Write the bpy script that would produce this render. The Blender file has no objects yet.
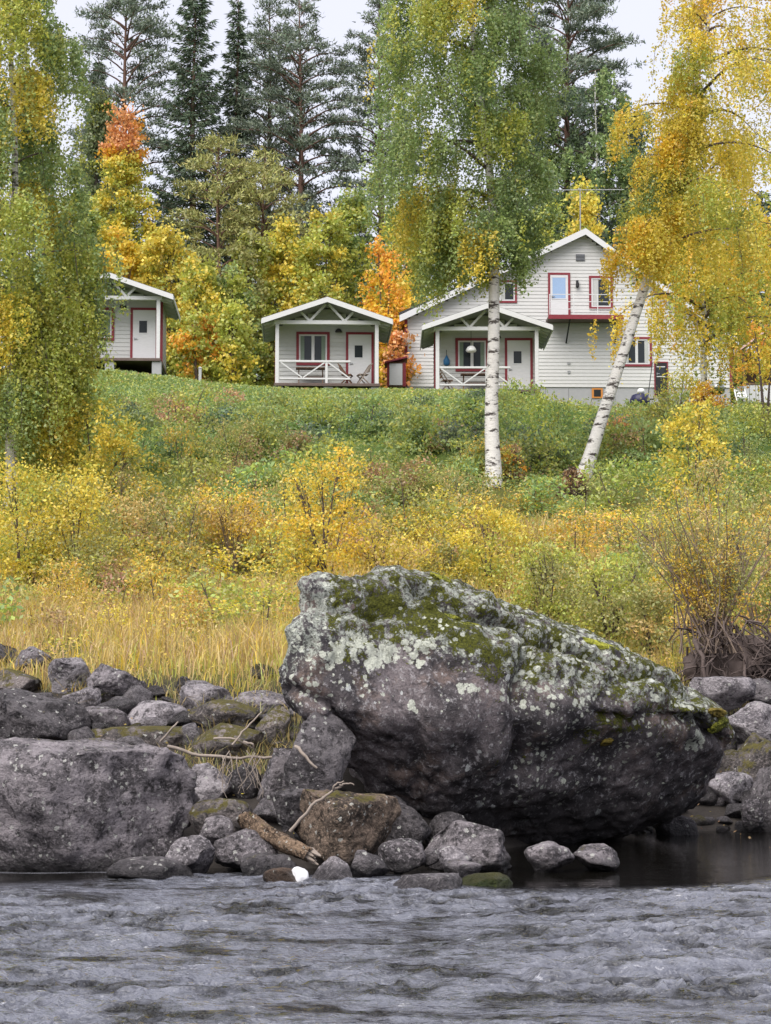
import bpy, bmesh, math, random
import numpy as np
from mathutils import Vector, Matrix

random.seed(11)
RNG = np.random.default_rng(11)
scene = bpy.context.scene
COL = scene.collection

# ------------------------------------------------------------------ camera
F = 2000.0                      # focal length in pixels of the 771 x 1024 frame
CAM_Z = 1.8
PITCH = math.atan(178.0 / F)
cam_data = bpy.data.cameras.new('camera')
cam_data.sensor_fit = 'HORIZONTAL'
cam_data.sensor_width = 36.0
cam_data.lens = 36.0 * F / 771.0
cam_data.clip_start = 0.1
cam_data.clip_end = 2000.0
cam = bpy.data.objects.new('camera', cam_data)
COL.objects.link(cam)
cam.location = (0, 0, CAM_Z)
cam.rotation_euler = (math.pi / 2 + PITCH, 0, 0)
scene.camera = cam

# ------------------------------------------------------------------ overcast sky, soft sun
SUN_EL, SUN_AZ = math.radians(54), math.radians(-150)   # azimuth from +Y, clockwise: behind the camera, to the left
world = bpy.data.worlds.new('World')
scene.world = world
world.use_nodes = True
nt = world.node_tree
nt.nodes.clear()
w_out = nt.nodes.new('ShaderNodeOutputWorld')
w_bg = nt.nodes.new('ShaderNodeBackground')
w_bg.inputs['Strength'].default_value = 0.12
w_sky = nt.nodes.new('ShaderNodeTexSky')
w_sky.sky_type = 'NISHITA'
w_sky.sun_disc = False
w_sky.sun_elevation = SUN_EL
w_sky.sun_rotation = SUN_AZ
w_sky.dust_density = 3.0
w_mix = nt.nodes.new('ShaderNodeMix')
w_mix.data_type = 'RGBA'
w_mix.inputs['Factor'].default_value = 0.86            # cloud cover
w_mix.inputs['B'].default_value = (2.62, 2.57, 2.8, 1)   # even white cloud
nt.links.new(w_sky.outputs[0], w_mix.inputs['A'])
nt.links.new(w_mix.outputs['Result'], w_bg.inputs['Color'])
nt.links.new(w_bg.outputs[0], w_out.inputs[0])

sun_data = bpy.data.lights.new('sun', 'SUN')
sun_data.energy = 1.5
sun_data.angle = math.radians(60)
sun_data.color = (1.0, 0.965, 0.91)
sun = bpy.data.objects.new('sun', sun_data)
COL.objects.link(sun)
sdir = Vector((math.sin(SUN_AZ) * math.cos(SUN_EL), math.cos(SUN_AZ) * math.cos(SUN_EL), math.sin(SUN_EL)))
sun.rotation_euler = sdir.to_track_quat('Z', 'Y').to_euler()
sun.location = (0, 0, 60)

vs = scene.view_settings
vs.view_transform = 'Standard'
vs.look = 'None'
vs.gamma = 1.0
vs.use_curve_mapping = False
vs.exposure = 1.6
scene.cycles.use_denoising = True
scene.cycles.max_bounces = 6
scene.cycles.diffuse_bounces = 3
scene.cycles.transmission_bounces = 4
scene.cycles.caustics_reflective = False
scene.cycles.caustics_refractive = False

# ------------------------------------------------------------------ helpers: picking points, noise
ST, CT = math.sin(PITCH), math.cos(PITCH)
def at(px, py, Y):
    """world point that the photograph shows at pixel (px, py), at distance Y"""
    xc, yc = (px - 385.5) / F, (512.0 - py) / F
    t = Y / (CT - yc * ST)
    return Vector((xc * t, Y, CAM_Z + (ST + yc * CT) * t))
def pix(p):
    d = (p[0], p[1], p[2] - CAM_Z)
    f = d[1] * CT + d[2] * ST
    u = -d[1] * ST + d[2] * CT
    return (385.5 + F * d[0] / f, 512.0 - F * u / f)

def _hash(ix, iy, iz, seed):
    h = (ix * 374761393 + iy * 668265263 + iz * 2147483647 + seed * 1274126177) & 0xFFFFFFFF
    h = ((h ^ (h >> 13)) * 1274126177) & 0xFFFFFFFF
    h = ((h ^ (h >> 16)) * 2246822519) & 0xFFFFFFFF
    return ((h ^ (h >> 15)) & 0xFFFF) / 32767.5 - 1.0
def vnoise(p, seed=0):
    p = np.asarray(p, dtype=np.float64)
    i = np.floor(p).astype(np.int64)
    f = p - i
    f = f * f * f * (f * (f * 6 - 15) + 10)
    r = 0
    for dx in (0, 1):
        wx = f[:, 0] if dx else 1 - f[:, 0]
        for dy in (0, 1):
            wy = f[:, 1] if dy else 1 - f[:, 1]
            for dz in (0, 1):
                wz = f[:, 2] if dz else 1 - f[:, 2]
                r = r + wx * wy * wz * _hash(i[:, 0] + dx, i[:, 1] + dy, i[:, 2] + dz, seed)
    return r
def fbm(p, octaves=4, seed=0, gain=0.5):
    p = np.asarray(p, dtype=np.float64)
    a, r = 1.0, 0
    for k in range(octaves):
        r = r + a * vnoise(p * (2.03 ** k) + 17.3 * k, seed + k)
        a *= gain
    return r
def sstep(a, b, x):
    t = np.clip((np.asarray(x, dtype=np.float64) - a) / (b - a), 0, 1)
    return t * t * (3 - 2 * t)

# ------------------------------------------------------------------ helpers: meshes and objects
def tag(o, label=None, cat=None, group=None, kind=None):
    if label: o['label'] = label
    if cat: o['category'] = cat
    if group: o['group'] = group
    if kind: o['kind'] = kind
    return o
def link(name, mesh, parent=None):
    o = bpy.data.objects.new(name, mesh)
    COL.objects.link(o)
    if parent is not None:
        o.parent = parent
    return o
def empty(name, loc=(0, 0, 0), rz=0.0):
    o = bpy.data.objects.new(name, None)
    o.empty_display_size = 0.3
    COL.objects.link(o)
    o.location = loc
    o.rotation_euler = (0, 0, rz)
    return o
def np_mesh(name, V, faces, mat, col=None, smooth=False):
    """faces: an (n, k) index array, or a list of such arrays"""
    if not isinstance(faces, (list, tuple)):
        faces = [faces]
    m = bpy.data.meshes.new(name)
    V = np.asarray(V, dtype=np.float32)
    m.vertices.add(len(V))
    m.vertices.foreach_set('co', V.ravel())
    loops = np.concatenate([np.asarray(f, dtype=np.int32).ravel() for f in faces])
    sizes = np.concatenate([np.full(len(f), f.shape[1], dtype=np.int32) for f in faces])
    starts = np.concatenate([[0], np.cumsum(sizes)[:-1]]).astype(np.int32)
    m.loops.add(len(loops))
    m.loops.foreach_set('vertex_index', loops)
    m.polygons.add(len(sizes))
    m.polygons.foreach_set('loop_start', starts)
    m.polygons.foreach_set('loop_total', sizes)
    if smooth:
        m.polygons.foreach_set('use_smooth', np.ones(len(sizes), dtype=bool))
    m.update(calc_edges=True)
    if col is not None:
        a = m.attributes.new('tint', 'FLOAT_COLOR', 'POINT')
        c = np.ones((len(V), 4), dtype=np.float32)
        c[:, :col.shape[1]] = col
        a.data.foreach_set('color', c.ravel())
    if mat is not None:
        m.materials.append(mat)
    return m
class MB:
    """collects boxes, beams and tubes into one mesh"""
    def __init__(s): s.v, s.f = [], []
    def add(s, v, f):
        n = len(s.v)
        s.v += [tuple(p) for p in v]
        s.f += [tuple(i + n for i in q) for q in f]
        return s
    def box(s, x0, x1, y0, y1, z0, z1):
        v = [(x, y, z) for z in (z0, z1) for y in (y0, y1) for x in (x0, x1)]
        return s.add(v, [(0, 2, 3, 1), (4, 5, 7, 6), (0, 1, 5, 4), (2, 6, 7, 3), (0, 4, 6, 2), (1, 3, 7, 5)])
    def beam(s, p, q, w, h, up=(0, 0, 1)):
        p, q = Vector(p), Vector(q)
        d = (q - p).normalized()
        a = d.cross(Vector(up))
        a = a.normalized() if a.length > 1e-4 else Vector((1, 0, 0))
        b = a.cross(d).normalized()
        v = [c + a * (i * w / 2) + b * (j * h / 2) for c in (p, q) for i, j in ((-1, -1), (1, -1), (1, 1), (-1, 1))]
        return s.add(v, [(0, 3, 2, 1), (4, 5, 6, 7), (0, 1, 5, 4), (1, 2, 6, 5), (2, 3, 7, 6), (3, 0, 4, 7)])
    def prism(s, poly, y0, y1):
        """poly of (x, z) extruded along y"""
        n = len(poly)
        v = [(x, y0, z) for x, z in poly] + [(x, y1, z) for x, z in poly]
        f = [tuple(range(n)), tuple(range(2 * n - 1, n - 1, -1))]
        f += [(i, i + n, (i + 1) % n + n, (i + 1) % n) for i in range(n)]
        return s.add(v, f)
    def tube(s, pts, radii, n=6):
        v, f = tube_np(pts, radii, n)
        return s.add([tuple(p) for p in v], [tuple(int(i) for i in q) for q in f])
    def lathe(s, prof, c=(0, 0, 0), n=12):
        k = len(prof)
        v = [(c[0] + r * math.cos(2 * math.pi * i / n), c[1] + r * math.sin(2 * math.pi * i / n), c[2] + z) for r, z in prof for i in range(n)]
        f = [(j * n + i, j * n + (i + 1) % n, (j + 1) * n + (i + 1) % n, (j + 1) * n + i) for j in range(k - 1) for i in range(n)]
        f += [tuple(range(n - 1, -1, -1)), tuple((k - 1) * n + i for i in range(n))]
        return s.add(v, f)
    def build(s, name, mat, parent=None, smooth=False, bevel=0.0):
        m = bpy.data.meshes.new(name)
        m.from_pydata([tuple(p) for p in s.v], [], s.f)
        bm = bmesh.new(); bm.from_mesh(m)
        bmesh.ops.recalc_face_normals(bm, faces=bm.faces)
        if bevel:
            bmesh.ops.bevel(bm, geom=bm.edges[:], offset=bevel, segments=1, affect='EDGES')
        bm.to_mesh(m); bm.free()
        if smooth:
            for p in m.polygons: p.use_smooth = True
        m.materials.append(mat)
        return link(name, m, parent)
def tube_np(pts, radii, n=6):
    pts = np.asarray([tuple(p) for p in pts], dtype=np.float64)
    k = len(pts)
    d = np.gradient(pts, axis=0)
    d /= np.linalg.norm(d, axis=1, keepdims=True) + 1e-9
    ref = np.array([0.0, 0.0, 1.0]) if abs(d[0, 2]) < 0.8 else np.array([0.0, 1.0, 0.0])
    a = np.cross(d, ref); a /= np.linalg.norm(a, axis=1, keepdims=True) + 1e-9
    b = np.cross(d, a)
    ang = np.arange(n) * 2 * np.pi / n
    r = np.asarray(radii, dtype=np.float64)
    v = pts[:, None, :] + r[:, None, None] * (np.cos(ang)[None, :, None] * a[:, None, :] + np.sin(ang)[None, :, None] * b[:, None, :])
    i = np.arange(n)
    f = np.concatenate([np.stack([j * n + i, j * n + (i + 1) % n, (j + 1) * n + (i + 1) % n, (j + 1) * n + i], 1) for j in range(k - 1)])
    return v.reshape(-1, 3), f
class Tubes:
    def __init__(s): s.V, s.F, s.n = [], [], 0
    def add(s, pts, radii, n=5):
        v, f = tube_np(pts, radii, n)
        s.V.append(v); s.F.append(f + s.n); s.n += len(v)
    def build(s, name, mat, parent=None):
        return link(name, np_mesh(name, np.concatenate(s.V), np.concatenate(s.F), mat, smooth=True), parent)
def copy_tree(o, parent=None):
    c = o.copy(); COL.objects.link(c); c.parent = parent
    for ch in list(o.children):
        copy_tree(ch, c)
    return c

# ------------------------------------------------------------------ materials
def new_mat(name):
    m = bpy.data.materials.new(name)
    m.use_nodes = True
    m.node_tree.nodes.clear()
    return m, m.node_tree.nodes, m.node_tree.links
def N(nodes, kind, **kw):
    n = nodes.new(kind)
    for k, v in kw.items():
        if k in n.inputs: n.inputs[k].default_value = v
        else: setattr(n, k, v)
    return n
def ramp(nodes, links, fac, stops):
    r = nodes.new('ShaderNodeValToRGB')
    e = r.color_ramp.elements
    while len(e) < len(stops): e.new(0.5)
    for el, (p, c) in zip(e, stops):
        el.position = p
        el.color = (c[0], c[1], c[2], 1) if isinstance(c, (tuple, list)) else (c, c, c, 1)
    links.new(fac, r.inputs[0])
    return r.outputs[0]
def mixc(nodes, links, fac, a, b, blend='MIX'):
    m = nodes.new('ShaderNodeMix'); m.data_type = 'RGBA'; m.blend_type = blend
    for key, val in (('Factor', fac), ('A', a), ('B', b)):
        if hasattr(val, 'is_linked'): links.new(val, m.inputs[key])
        elif isinstance(val, (tuple, list)): m.inputs[key].default_value = (val[0], val[1], val[2], 1)
        else: m.inputs[key].default_value = val
    return m.outputs['Result']
def math_n(nodes, links, op, a, b=0.0, clamp=False):
    m = nodes.new('ShaderNodeMath'); m.operation = op; m.use_clamp = clamp
    for i, val in enumerate((a, b)):
        if hasattr(val, 'is_linked'): links.new(val, m.inputs[i])
        else: m.inputs[i].default_value = val
    return m.outputs[0]
def finish(nodes, links, color, rough=0.8, bump=None, bump_d=0.02, spec=0.3, normal=None):
    b = nodes.new('ShaderNodeBsdfPrincipled')
    o = nodes.new('ShaderNodeOutputMaterial')
    if hasattr(color, 'is_linked'): links.new(color, b.inputs['Base Color'])
    else: b.inputs['Base Color'].default_value = (*color, 1)
    if hasattr(rough, 'is_linked'): links.new(rough, b.inputs['Roughness'])
    else: b.inputs['Roughness'].default_value = rough
    b.inputs['Specular IOR Level'].default_value = spec
    if bump is not None:
        bp = nodes.new('ShaderNodeBump')
        bp.inputs['Distance'].default_value = bump_d
        bp.inputs['Strength'].default_value = 1.0
        links.new(bump, bp.inputs['Height'])
        links.new(bp.outputs[0], b.inputs['Normal'])
    links.new(b.outputs[0], o.inputs[0])
    return b
def obj_co(nodes):
    return nodes.new('ShaderNodeTexCoord').outputs['Object']
def noise_n(nodes, links, vec, scale, detail=4, rough=0.55, out='Fac'):
    n = nodes.new('ShaderNodeTexNoise')
    n.inputs['Scale'].default_value = scale
    n.inputs['Detail'].default_value = detail
    n.inputs['Roughness'].default_value = rough
    if vec is not None: links.new(vec, n.inputs['Vector'])
    return n.outputs[out]

def paint_mat(name, color, var=0.06, rough=0.6, scale=6.0, dirt=0.12):
    """painted timber: slight unevenness, grain and grey weathering"""
    m, n, l = new_mat(name)
    co = obj_co(n)
    mp = N(n, 'ShaderNodeMapping'); mp.inputs['Scale'].default_value = (1.0, 1.0, 6.0)
    l.new(co, mp.inputs[0])
    a = noise_n(n, l, mp.outputs[0], scale, 5)
    b = noise_n(n, l, co, 1.3, 4)
    c = mixc(n, l, ramp(n, l, a, [(0.35, 0.0), (0.7, 1.0)]), tuple(v * (1 - var) for v in color), tuple(min(1, v * (1 + var)) for v in color))
    c = mixc(n, l, math_n(n, l, 'MULTIPLY', ramp(n, l, b, [(0.5, 0.0), (0.75, 1.0)]), dirt), c, (0.30, 0.29, 0.24))
    finish(n, l, c, rough, a, 0.004)
    return m
def plain_mat(name, color, rough=0.5, metallic=0.0, scale=20.0, var=0.12):
    m, n, l = new_mat(name)
    a = noise_n(n, l, obj_co(n), scale, 4)
    c = mixc(n, l, a, tuple(v * (1 - var) for v in color), tuple(min(1, v * (1 + var)) for v in color))
    b = finish(n, l, c, rough, a, 0.002)
    b.inputs['Metallic'].default_value = metallic
    return m

def leaf_mat(name, transl=0.35, rand=0.25):
    """leaf colour from the mesh, varied a little from plant to plant"""
    m, n, l = new_mat(name)
    at_ = N(n, 'ShaderNodeAttribute', attribute_name='tint')
    oi = n.new('ShaderNodeObjectInfo')
    hs = n.new('ShaderNodeHueSaturation')
    l.new(at_.outputs['Color'], hs.inputs['Color'])
    v = math_n(n, l, 'ADD', math_n(n, l, 'MULTIPLY', oi.outputs['Random'], rand * 2), 1.0 - rand)
    l.new(v, hs.inputs['Value'])
    h = math_n(n, l, 'ADD', math_n(n, l, 'MULTIPLY', math_n(n, l, 'FRACT', math_n(n, l, 'MULTIPLY', oi.outputs['Random'], 7.31)), 0.04 * (rand > 0)), 0.5 - 0.02 * (rand > 0))
    l.new(h, hs.inputs['Hue'])
    d = n.new('ShaderNodeBsdfDiffuse'); t = n.new('ShaderNodeBsdfTranslucent')
    g = N(n, 'ShaderNodeBsdfGlossy', Roughness=0.5)
    g.inputs['Color'].default_value = (1, 1, 1, 1)
    mx = n.new('ShaderNodeMixShader'); mx.inputs[0].default_value = transl
    mg = n.new('ShaderNodeMixShader'); mg.inputs[0].default_value = 0.035
    o = n.new('ShaderNodeOutputMaterial')
    l.new(hs.outputs[0], d.inputs['Color']); l.new(hs.outputs[0], t.inputs['Color'])
    l.new(d.outputs[0], mx.inputs[1]); l.new(t.outputs[0], mx.inputs[2])
    l.new(mx.outputs[0], mg.inputs[1]); l.new(g.outputs[0], mg.inputs[2])
    l.new(mg.outputs[0], o.inputs[0])
    return m

def rock_mat(name, base, dark, moss=0.3, lichen=0.4, scale=1.0, wet=False):
    m, n, l = new_mat(name)
    co = obj_co(n)
    oi = n.new('ShaderNodeObjectInfo')
    off = n.new('ShaderNodeVectorMath'); off.operation = 'MULTIPLY_ADD'
    l.new(co, off.inputs[0]); off.inputs[1].default_value = (1, 1, 1)
    cmb = n.new('ShaderNodeCombineXYZ')
    r100 = math_n(n, l, 'MULTIPLY', oi.outputs['Random'], 60.0)
    l.new(r100, cmb.inputs[0]); l.new(r100, cmb.inputs[2])
    l.new(cmb.outputs[0], off.inputs[2])
    v = off.outputs[0]
    big = noise_n(n, l, v, 2.2 * scale, 5, 0.6)
    fine = noise_n(n, l, v, 22 * scale, 5, 0.7)
    med = noise_n(n, l, v, 7.5 * scale, 5, 0.65)
    c = mixc(n, l, ramp(n, l, big, [(0.42, 0.0), (0.58, 1.0)]), dark, base)
    c = mixc(n, l, ramp(n, l, med, [(0.38, 0.85), (0.48, 0.0)]), c, tuple(x * 0.3 for x in dark))
    pits = noise_n(n, l, v, 34 * scale, 3, 0.6)
    c = mixc(n, l, ramp(n, l, pits, [(0.32, 0.8), (0.40, 0.0)]), c, tuple(x * 0.25 for x in dark))
    hs = n.new('ShaderNodeHueSaturation'); l.new(c, hs.inputs['Color'])
    l.new(math_n(n, l, 'ADD', math_n(n, l, 'MULTIPLY', math_n(n, l, 'FRACT', math_n(n, l, 'MULTIPLY', oi.outputs['Random'], 13.7)), 0.75), 0.68), hs.inputs['Value'])
    c = hs.outputs[0]
    c = mixc(n, l, ramp(n, l, fine, [(0.50, 0.0), (0.66, 0.75)]), c, tuple(min(1, x * 1.7) for x in base))
    if lichen > 0:
        vo = N(n, 'ShaderNodeTexVoronoi', Scale=13.0 * scale)
        wv = n.new('ShaderNodeVectorMath'); wv.operation = 'ADD'
        l.new(v, wv.inputs[0])
        nn = noise_n(n, l, v, 30 * scale, 2, 0.5, out='Color')
        sc = n.new('ShaderNodeVectorMath'); sc.operation = 'SCALE'; sc.inputs['Scale'].default_value = 0.06
        l.new(nn, sc.inputs[0]); l.new(sc.outputs[0], wv.inputs[1])
        l.new(wv.outputs[0], vo.inputs['Vector'])
        sel = n.new('ShaderNodeSeparateColor'); l.new(vo.outputs['Color'], sel.inputs[0])
        pick = math_n(n, l, 'LESS_THAN', sel.outputs[0], lichen)
        size = math_n(n, l, 'MULTIPLY', sel.outputs[1], 0.42)
        disc = math_n(n, l, 'LESS_THAN', vo.outputs['Distance'], size)
        lm = math_n(n, l, 'MULTIPLY', math_n(n, l, 'MULTIPLY', pick, disc), 0.8)
        c = mixc(n, l, lm, c, (0.46, 0.46, 0.43))
    if moss > 0:
        g = n.new('ShaderNodeNewGeometry')
        sx = n.new('ShaderNodeSeparateXYZ'); l.new(g.outputs['Normal'], sx.inputs[0])
        mm = math_n(n, l, 'ADD', math_n(n, l, 'MULTIPLY', sx.outputs['Z'], 0.20), math_n(n, l, 'ADD', math_n(n, l, 'MULTIPLY', noise_n(n, l, v, 3.2 * scale, 6, 0.7), 0.7), math_n(n, l, 'MULTIPLY', fine, 0.42)))
        mk = ramp(n, l, mm, [(0.86 - 0.28 * moss, 0.0), (0.93 - 0.28 * moss, 0.95)])
        mc = mixc(n, l, med, (0.028, 0.028, 0.008), (0.15, 0.125, 0.022))
        c = mixc(n, l, mk, c, mc)
    bm_ = math_n(n, l, 'ADD', math_n(n, l, 'MULTIPLY', med, 1.6), math_n(n, l, 'MULTIPLY', fine, 0.7))
    if wet:
        # the water line: wet stone is darker and glossier than dry stone
        g2 = n.new('ShaderNodeNewGeometry')
        s2 = n.new('ShaderNodeSeparateXYZ'); l.new(g2.outputs['Position'], s2.inputs[0])
        zz = math_n(n, l, 'ADD', s2.outputs['Z'], math_n(n, l, 'MULTIPLY', med, -0.12))
        wf = ramp(n, l, zz, [(0.02, 1.0), (0.10, 0.0)])
        c = mixc(n, l, math_n(n, l, 'MULTIPLY', wf, 0.75), c, tuple(x * 0.3 for x in dark))
        rr = math_n(n, l, 'ADD', math_n(n, l, 'MULTIPLY', wf, -0.55), 0.85)
        finish(n, l, c, rr, bm_, 0.075 / scale, 0.3)
    else:
        finish(n, l, c, 0.88, bm_, 0.06 / scale, 0.25)
    return m

M = {}
M['white'] = paint_mat('white_paint', (0.62, 0.62, 0.63), 0.04, dirt=0.10)
M['wall'] = paint_mat('pale_grey_paint', (0.50, 0.505, 0.49), 0.05, dirt=0.14)
M['house'] = paint_mat('off_white_paint', (0.57, 0.565, 0.555), 0.05, dirt=0.10)
M['red'] = paint_mat('dark_red_paint', (0.215, 0.030, 0.042), 0.14, dirt=0.05)
M['wood'] = paint_mat('weathered_brown_wood', (0.16, 0.09, 0.055), 0.25)
M['deck'] = paint_mat('grey_deck_wood', (0.12, 0.085, 0.075), 0.2)
M['soffit'] = paint_mat('grey_soffit_boards', (0.30, 0.31, 0.31), 0.08)
M['roof'] = plain_mat('dark_roof_felt', (0.05, 0.05, 0.055), 0.85)
M['rooflight'] = plain_mat('pale_roof_sheet', (0.72, 0.72, 0.74), 0.5)
M['glass'] = plain_mat('window_glass', (0.025, 0.03, 0.035), 0.06)
M['blueglass'] = plain_mat('blue_tinted_glass', (0.30, 0.42, 0.62), 0.08)
M['curtain'] = plain_mat('curtain_cloth', (0.22, 0.28, 0.22), 0.9)
M['curtainw'] = plain_mat('white_curtain_cloth', (0.55, 0.56, 0.54), 0.9)
M['concrete'] = plain_mat('grey_concrete', (0.36, 0.36, 0.37), 0.9, scale=5)
M['black'] = plain_mat('black_metal', (0.02, 0.02, 0.022), 0.45)
M['metal'] = plain_mat('grey_metal', (0.35, 0.36, 0.37), 0.4, 0.8)
M['plastic'] = plain_mat('white_plastic', (0.8, 0.8, 0.8), 0.4)
M['bag'] = plain_mat('dark_blue_plastic', (0.02, 0.02, 0.06), 0.35)
M['blue'] = plain_mat('blue_enamel', (0.03, 0.14, 0.30), 0.4)
M['pink'] = plain_mat('pale_pink_tile', (0.62, 0.40, 0.35), 0.7, scale=8)
M['orange'] = plain_mat('orange_paint', (0.55, 0.22, 0.05), 0.6)
M['leaf'] = leaf_mat('leaf', 0.45, 0.0)
M['leafv'] = leaf_mat('leaf_varied', 0.45, 0.16)
M['needle'] = leaf_mat('needles', 0.15, 0.0)
M['bark'] = None
def bark_mat(name, c1, c2, scale=8, mark=None):
    m, n, l = new_mat(name)
    co = obj_co(n)
    mp = N(n, 'ShaderNodeMapping'); mp.inputs['Scale'].default_value = (1, 1, 3.0) if mark else (1, 1, 0.3)
    l.new(co, mp.inputs[0])
    a = noise_n(n, l, mp.outputs[0], scale, 5, 0.65)
    c = mixc(n, l, a, c1, c2)
    if mark:
        b = noise_n(n, l, mp.outputs[0], 2.6, 4, 0.7)
        c = mixc(n, l, ramp(n, l, b, [(0.53, 0.0), (0.60, 1.0)]), c, mark)
    finish(n, l, c, 0.85, a, 0.02)
    return m
M['birchbark'] = bark_mat('birch_bark', (0.50, 0.48, 0.45), (0.80, 0.78, 0.75), 7, (0.07, 0.06, 0.055))
M['twig'] = bark_mat('dark_twig_bark', (0.07, 0.05, 0.045), (0.14, 0.11, 0.10))
M['greytwig'] = bark_mat('grey_willow_bark', (0.15, 0.11, 0.085), (0.30, 0.23, 0.18))
M['pinebark'] = bark_mat('pine_bark', (0.10, 0.055, 0.04), (0.22, 0.13, 0.10))
M['driftwood'] = bark_mat('bleached_driftwood', (0.17, 0.13, 0.105), (0.36, 0.31, 0.27), 12)
M['rock'] = rock_mat('grey_stone', (0.215, 0.193, 0.205), (0.062, 0.056, 0.06), 0.12, 0.35, 1.3, True)
M['rockdark'] = rock_mat('dark_stone', (0.115, 0.104, 0.11), (0.042, 0.038, 0.041), 0.10, 0.22, 1.3, True)
M['rockpale'] = rock_mat('pale_stone', (0.30, 0.275, 0.29), (0.10, 0.09, 0.098), 0.0, 0.2, 1.3, True)
M['rockmoss'] = rock_mat('mossy_stone', (0.185, 0.16, 0.155), (0.06, 0.053, 0.052), 0.72, 0.25, 1.3, True)
M['rockbrown'] = rock_mat('brown_stone', (0.23, 0.17, 0.13), (0.065, 0.05, 0.04), 0.42, 0.3, 1.3, True)
M['rockalgae'] = rock_mat('algae_stone', (0.12, 0.15, 0.03), (0.04, 0.06, 0.012), 0.8, 0.0, 1.5, True)
M['brownlog'] = rock_mat('rotten_brown_wood', (0.25, 0.175, 0.12), (0.06, 0.04, 0.028), 0.3, 0.25, 2.2)
M['rockwet'] = rock_mat('wet_brown_stone', (0.13, 0.085, 0.06), (0.05, 0.034, 0.026), 0.0, 0.1, 2.0, True)
M['quartz'] = plain_mat('white_quartz', (0.62, 0.62, 0.64), 0.6)
M['moss'] = rock_mat('bright_moss', (0.27, 0.27, 0.035), (0.07, 0.085, 0.012), 0.0, 0.0, 3.0)
M['mossdull'] = rock_mat('olive_moss', (0.20, 0.15, 0.03), (0.07, 0.055, 0.012), 0.0, 0.0, 3.0)

# ------------------------------------------------------------------ terrain
_PY = np.array([0, 12, 17.5, 19.8, 20.6, 22.5, 24.5, 26, 30, 40, 50, 56, 62, 70, 76, 80, 88, 100, 112, 125, 150, 400.])
_PZ = np.array([-2.2, -1.6, -0.8, -0.25, 0.05, 0.75, 1.45, 1.95, 2.55, 4.0, 6.0, 7.6, 9.5, 11.75, 13.15, 13.75, 14.75, 15.6, 17.2, 18.5, 19, 19.])
def H(x, y):
    x = np.atleast_1d(np.asarray(x, dtype=np.float64)); y = np.atleast_1d(np.asarray(y, dtype=np.float64))
    shift = 5.5 * sstep(-0.6, 3.6, x) * (1 - sstep(28, 50, y))
    z = np.interp(y - shift, _PY, _PZ)
    z = z + 0.85 * np.exp(-((x + 12.0) / 5.0) ** 2) * sstep(66, 78, y) * (1 - sstep(88, 100, y))
    z = z - 0.72 * sstep(4.0, 8.0, x) * sstep(68, 76, y) * (1 - sstep(90, 96, y))
    q = np.stack([x * 0.35, y * 0.35, np.zeros_like(x)], 1)
    z = z + fbm(q, 3, 5) * (0.03 + 0.36 * sstep(30, 46, y) * (1 - sstep(62, 71, y)))
    return z
def Hs(x, y): return float(H(x, y)[0])
def ground_at(px, py, lo=12.0, hi=140.0, step=0.15):
    """first point where the line of sight through a pixel meets ground or water"""
    ys = np.arange(lo, hi, step)
    pts = np.array([at(px, py, y) for y in ys])
    g = np.maximum(H(pts[:, 0], pts[:, 1]), 0.0)
    hit = np.nonzero(pts[:, 2] <= g)[0]
    return Vector(pts[hit[0]]) if len(hit) else Vector(pts[-1])

def grid_mesh(name, xs, ys, zf, mat, smooth=True, tint=None):
    X, Y = np.meshgrid(xs, ys)
    Z = zf(X.ravel(), Y.ravel())
    V = np.stack([X.ravel(), Y.ravel(), Z], 1)
    nx, ny = len(xs), len(ys)
    i, j = np.meshgrid(np.arange(nx - 1), np.arange(ny - 1))
    a = (j * nx + i).ravel()
    return np_mesh(name, V, np.stack([a, a + 1, a + nx + 1, a + nx], 1), mat, tint(X.ravel(), Y.ravel()) if tint else None, smooth=smooth)
def soil_mat():
    m, n, l = new_mat('bank_soil')
    co = obj_co(n)
    g = n.new('ShaderNodeNewGeometry')
    s = n.new('ShaderNodeSeparateXYZ'); l.new(g.outputs['Position'], s.inputs[0])
    zz = math_n(n, l, 'ADD', s.outputs['Z'], math_n(n, l, 'MULTIPLY', noise_n(n, l, co, 0.6, 4), 0.6))
    a = noise_n(n, l, co, 3.0, 6, 0.7)
    shore = mixc(n, l, a, (0.018, 0.016, 0.015), (0.06, 0.052, 0.047))
    grassy = mixc(n, l, a, (0.06, 0.065, 0.02), (0.15, 0.13, 0.04))
    green = mixc(n, l, a, (0.045, 0.085, 0.02), (0.11, 0.17, 0.04))
    zn = math_n(n, l, 'MULTIPLY', zz, 0.05)
    c = mixc(n, l, ramp(n, l, zn, [(0.105, 0.0), (0.12, 1.0)]), shore, grassy)
    c = mixc(n, l, ramp(n, l, zn, [(0.34, 0.0), (0.48, 1.0)]), c, green)
    finish(n, l, c, 0.95, a, 0.06, 0.1)
    return m
xs = np.concatenate([np.linspace(-400, -32, 14), np.linspace(-30, 30, 171), np.linspace(32, 400, 14)])
ys = np.concatenate([np.linspace(-60, 10, 8), np.linspace(12, 18, 9), np.linspace(18.4, 34, 66), np.linspace(34.6, 90, 112), np.linspace(91, 130, 30), np.linspace(140, 600, 12)])
tag(link('ground', grid_mesh('ground', xs, ys, H, soil_mat())), kind='structure')

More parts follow.
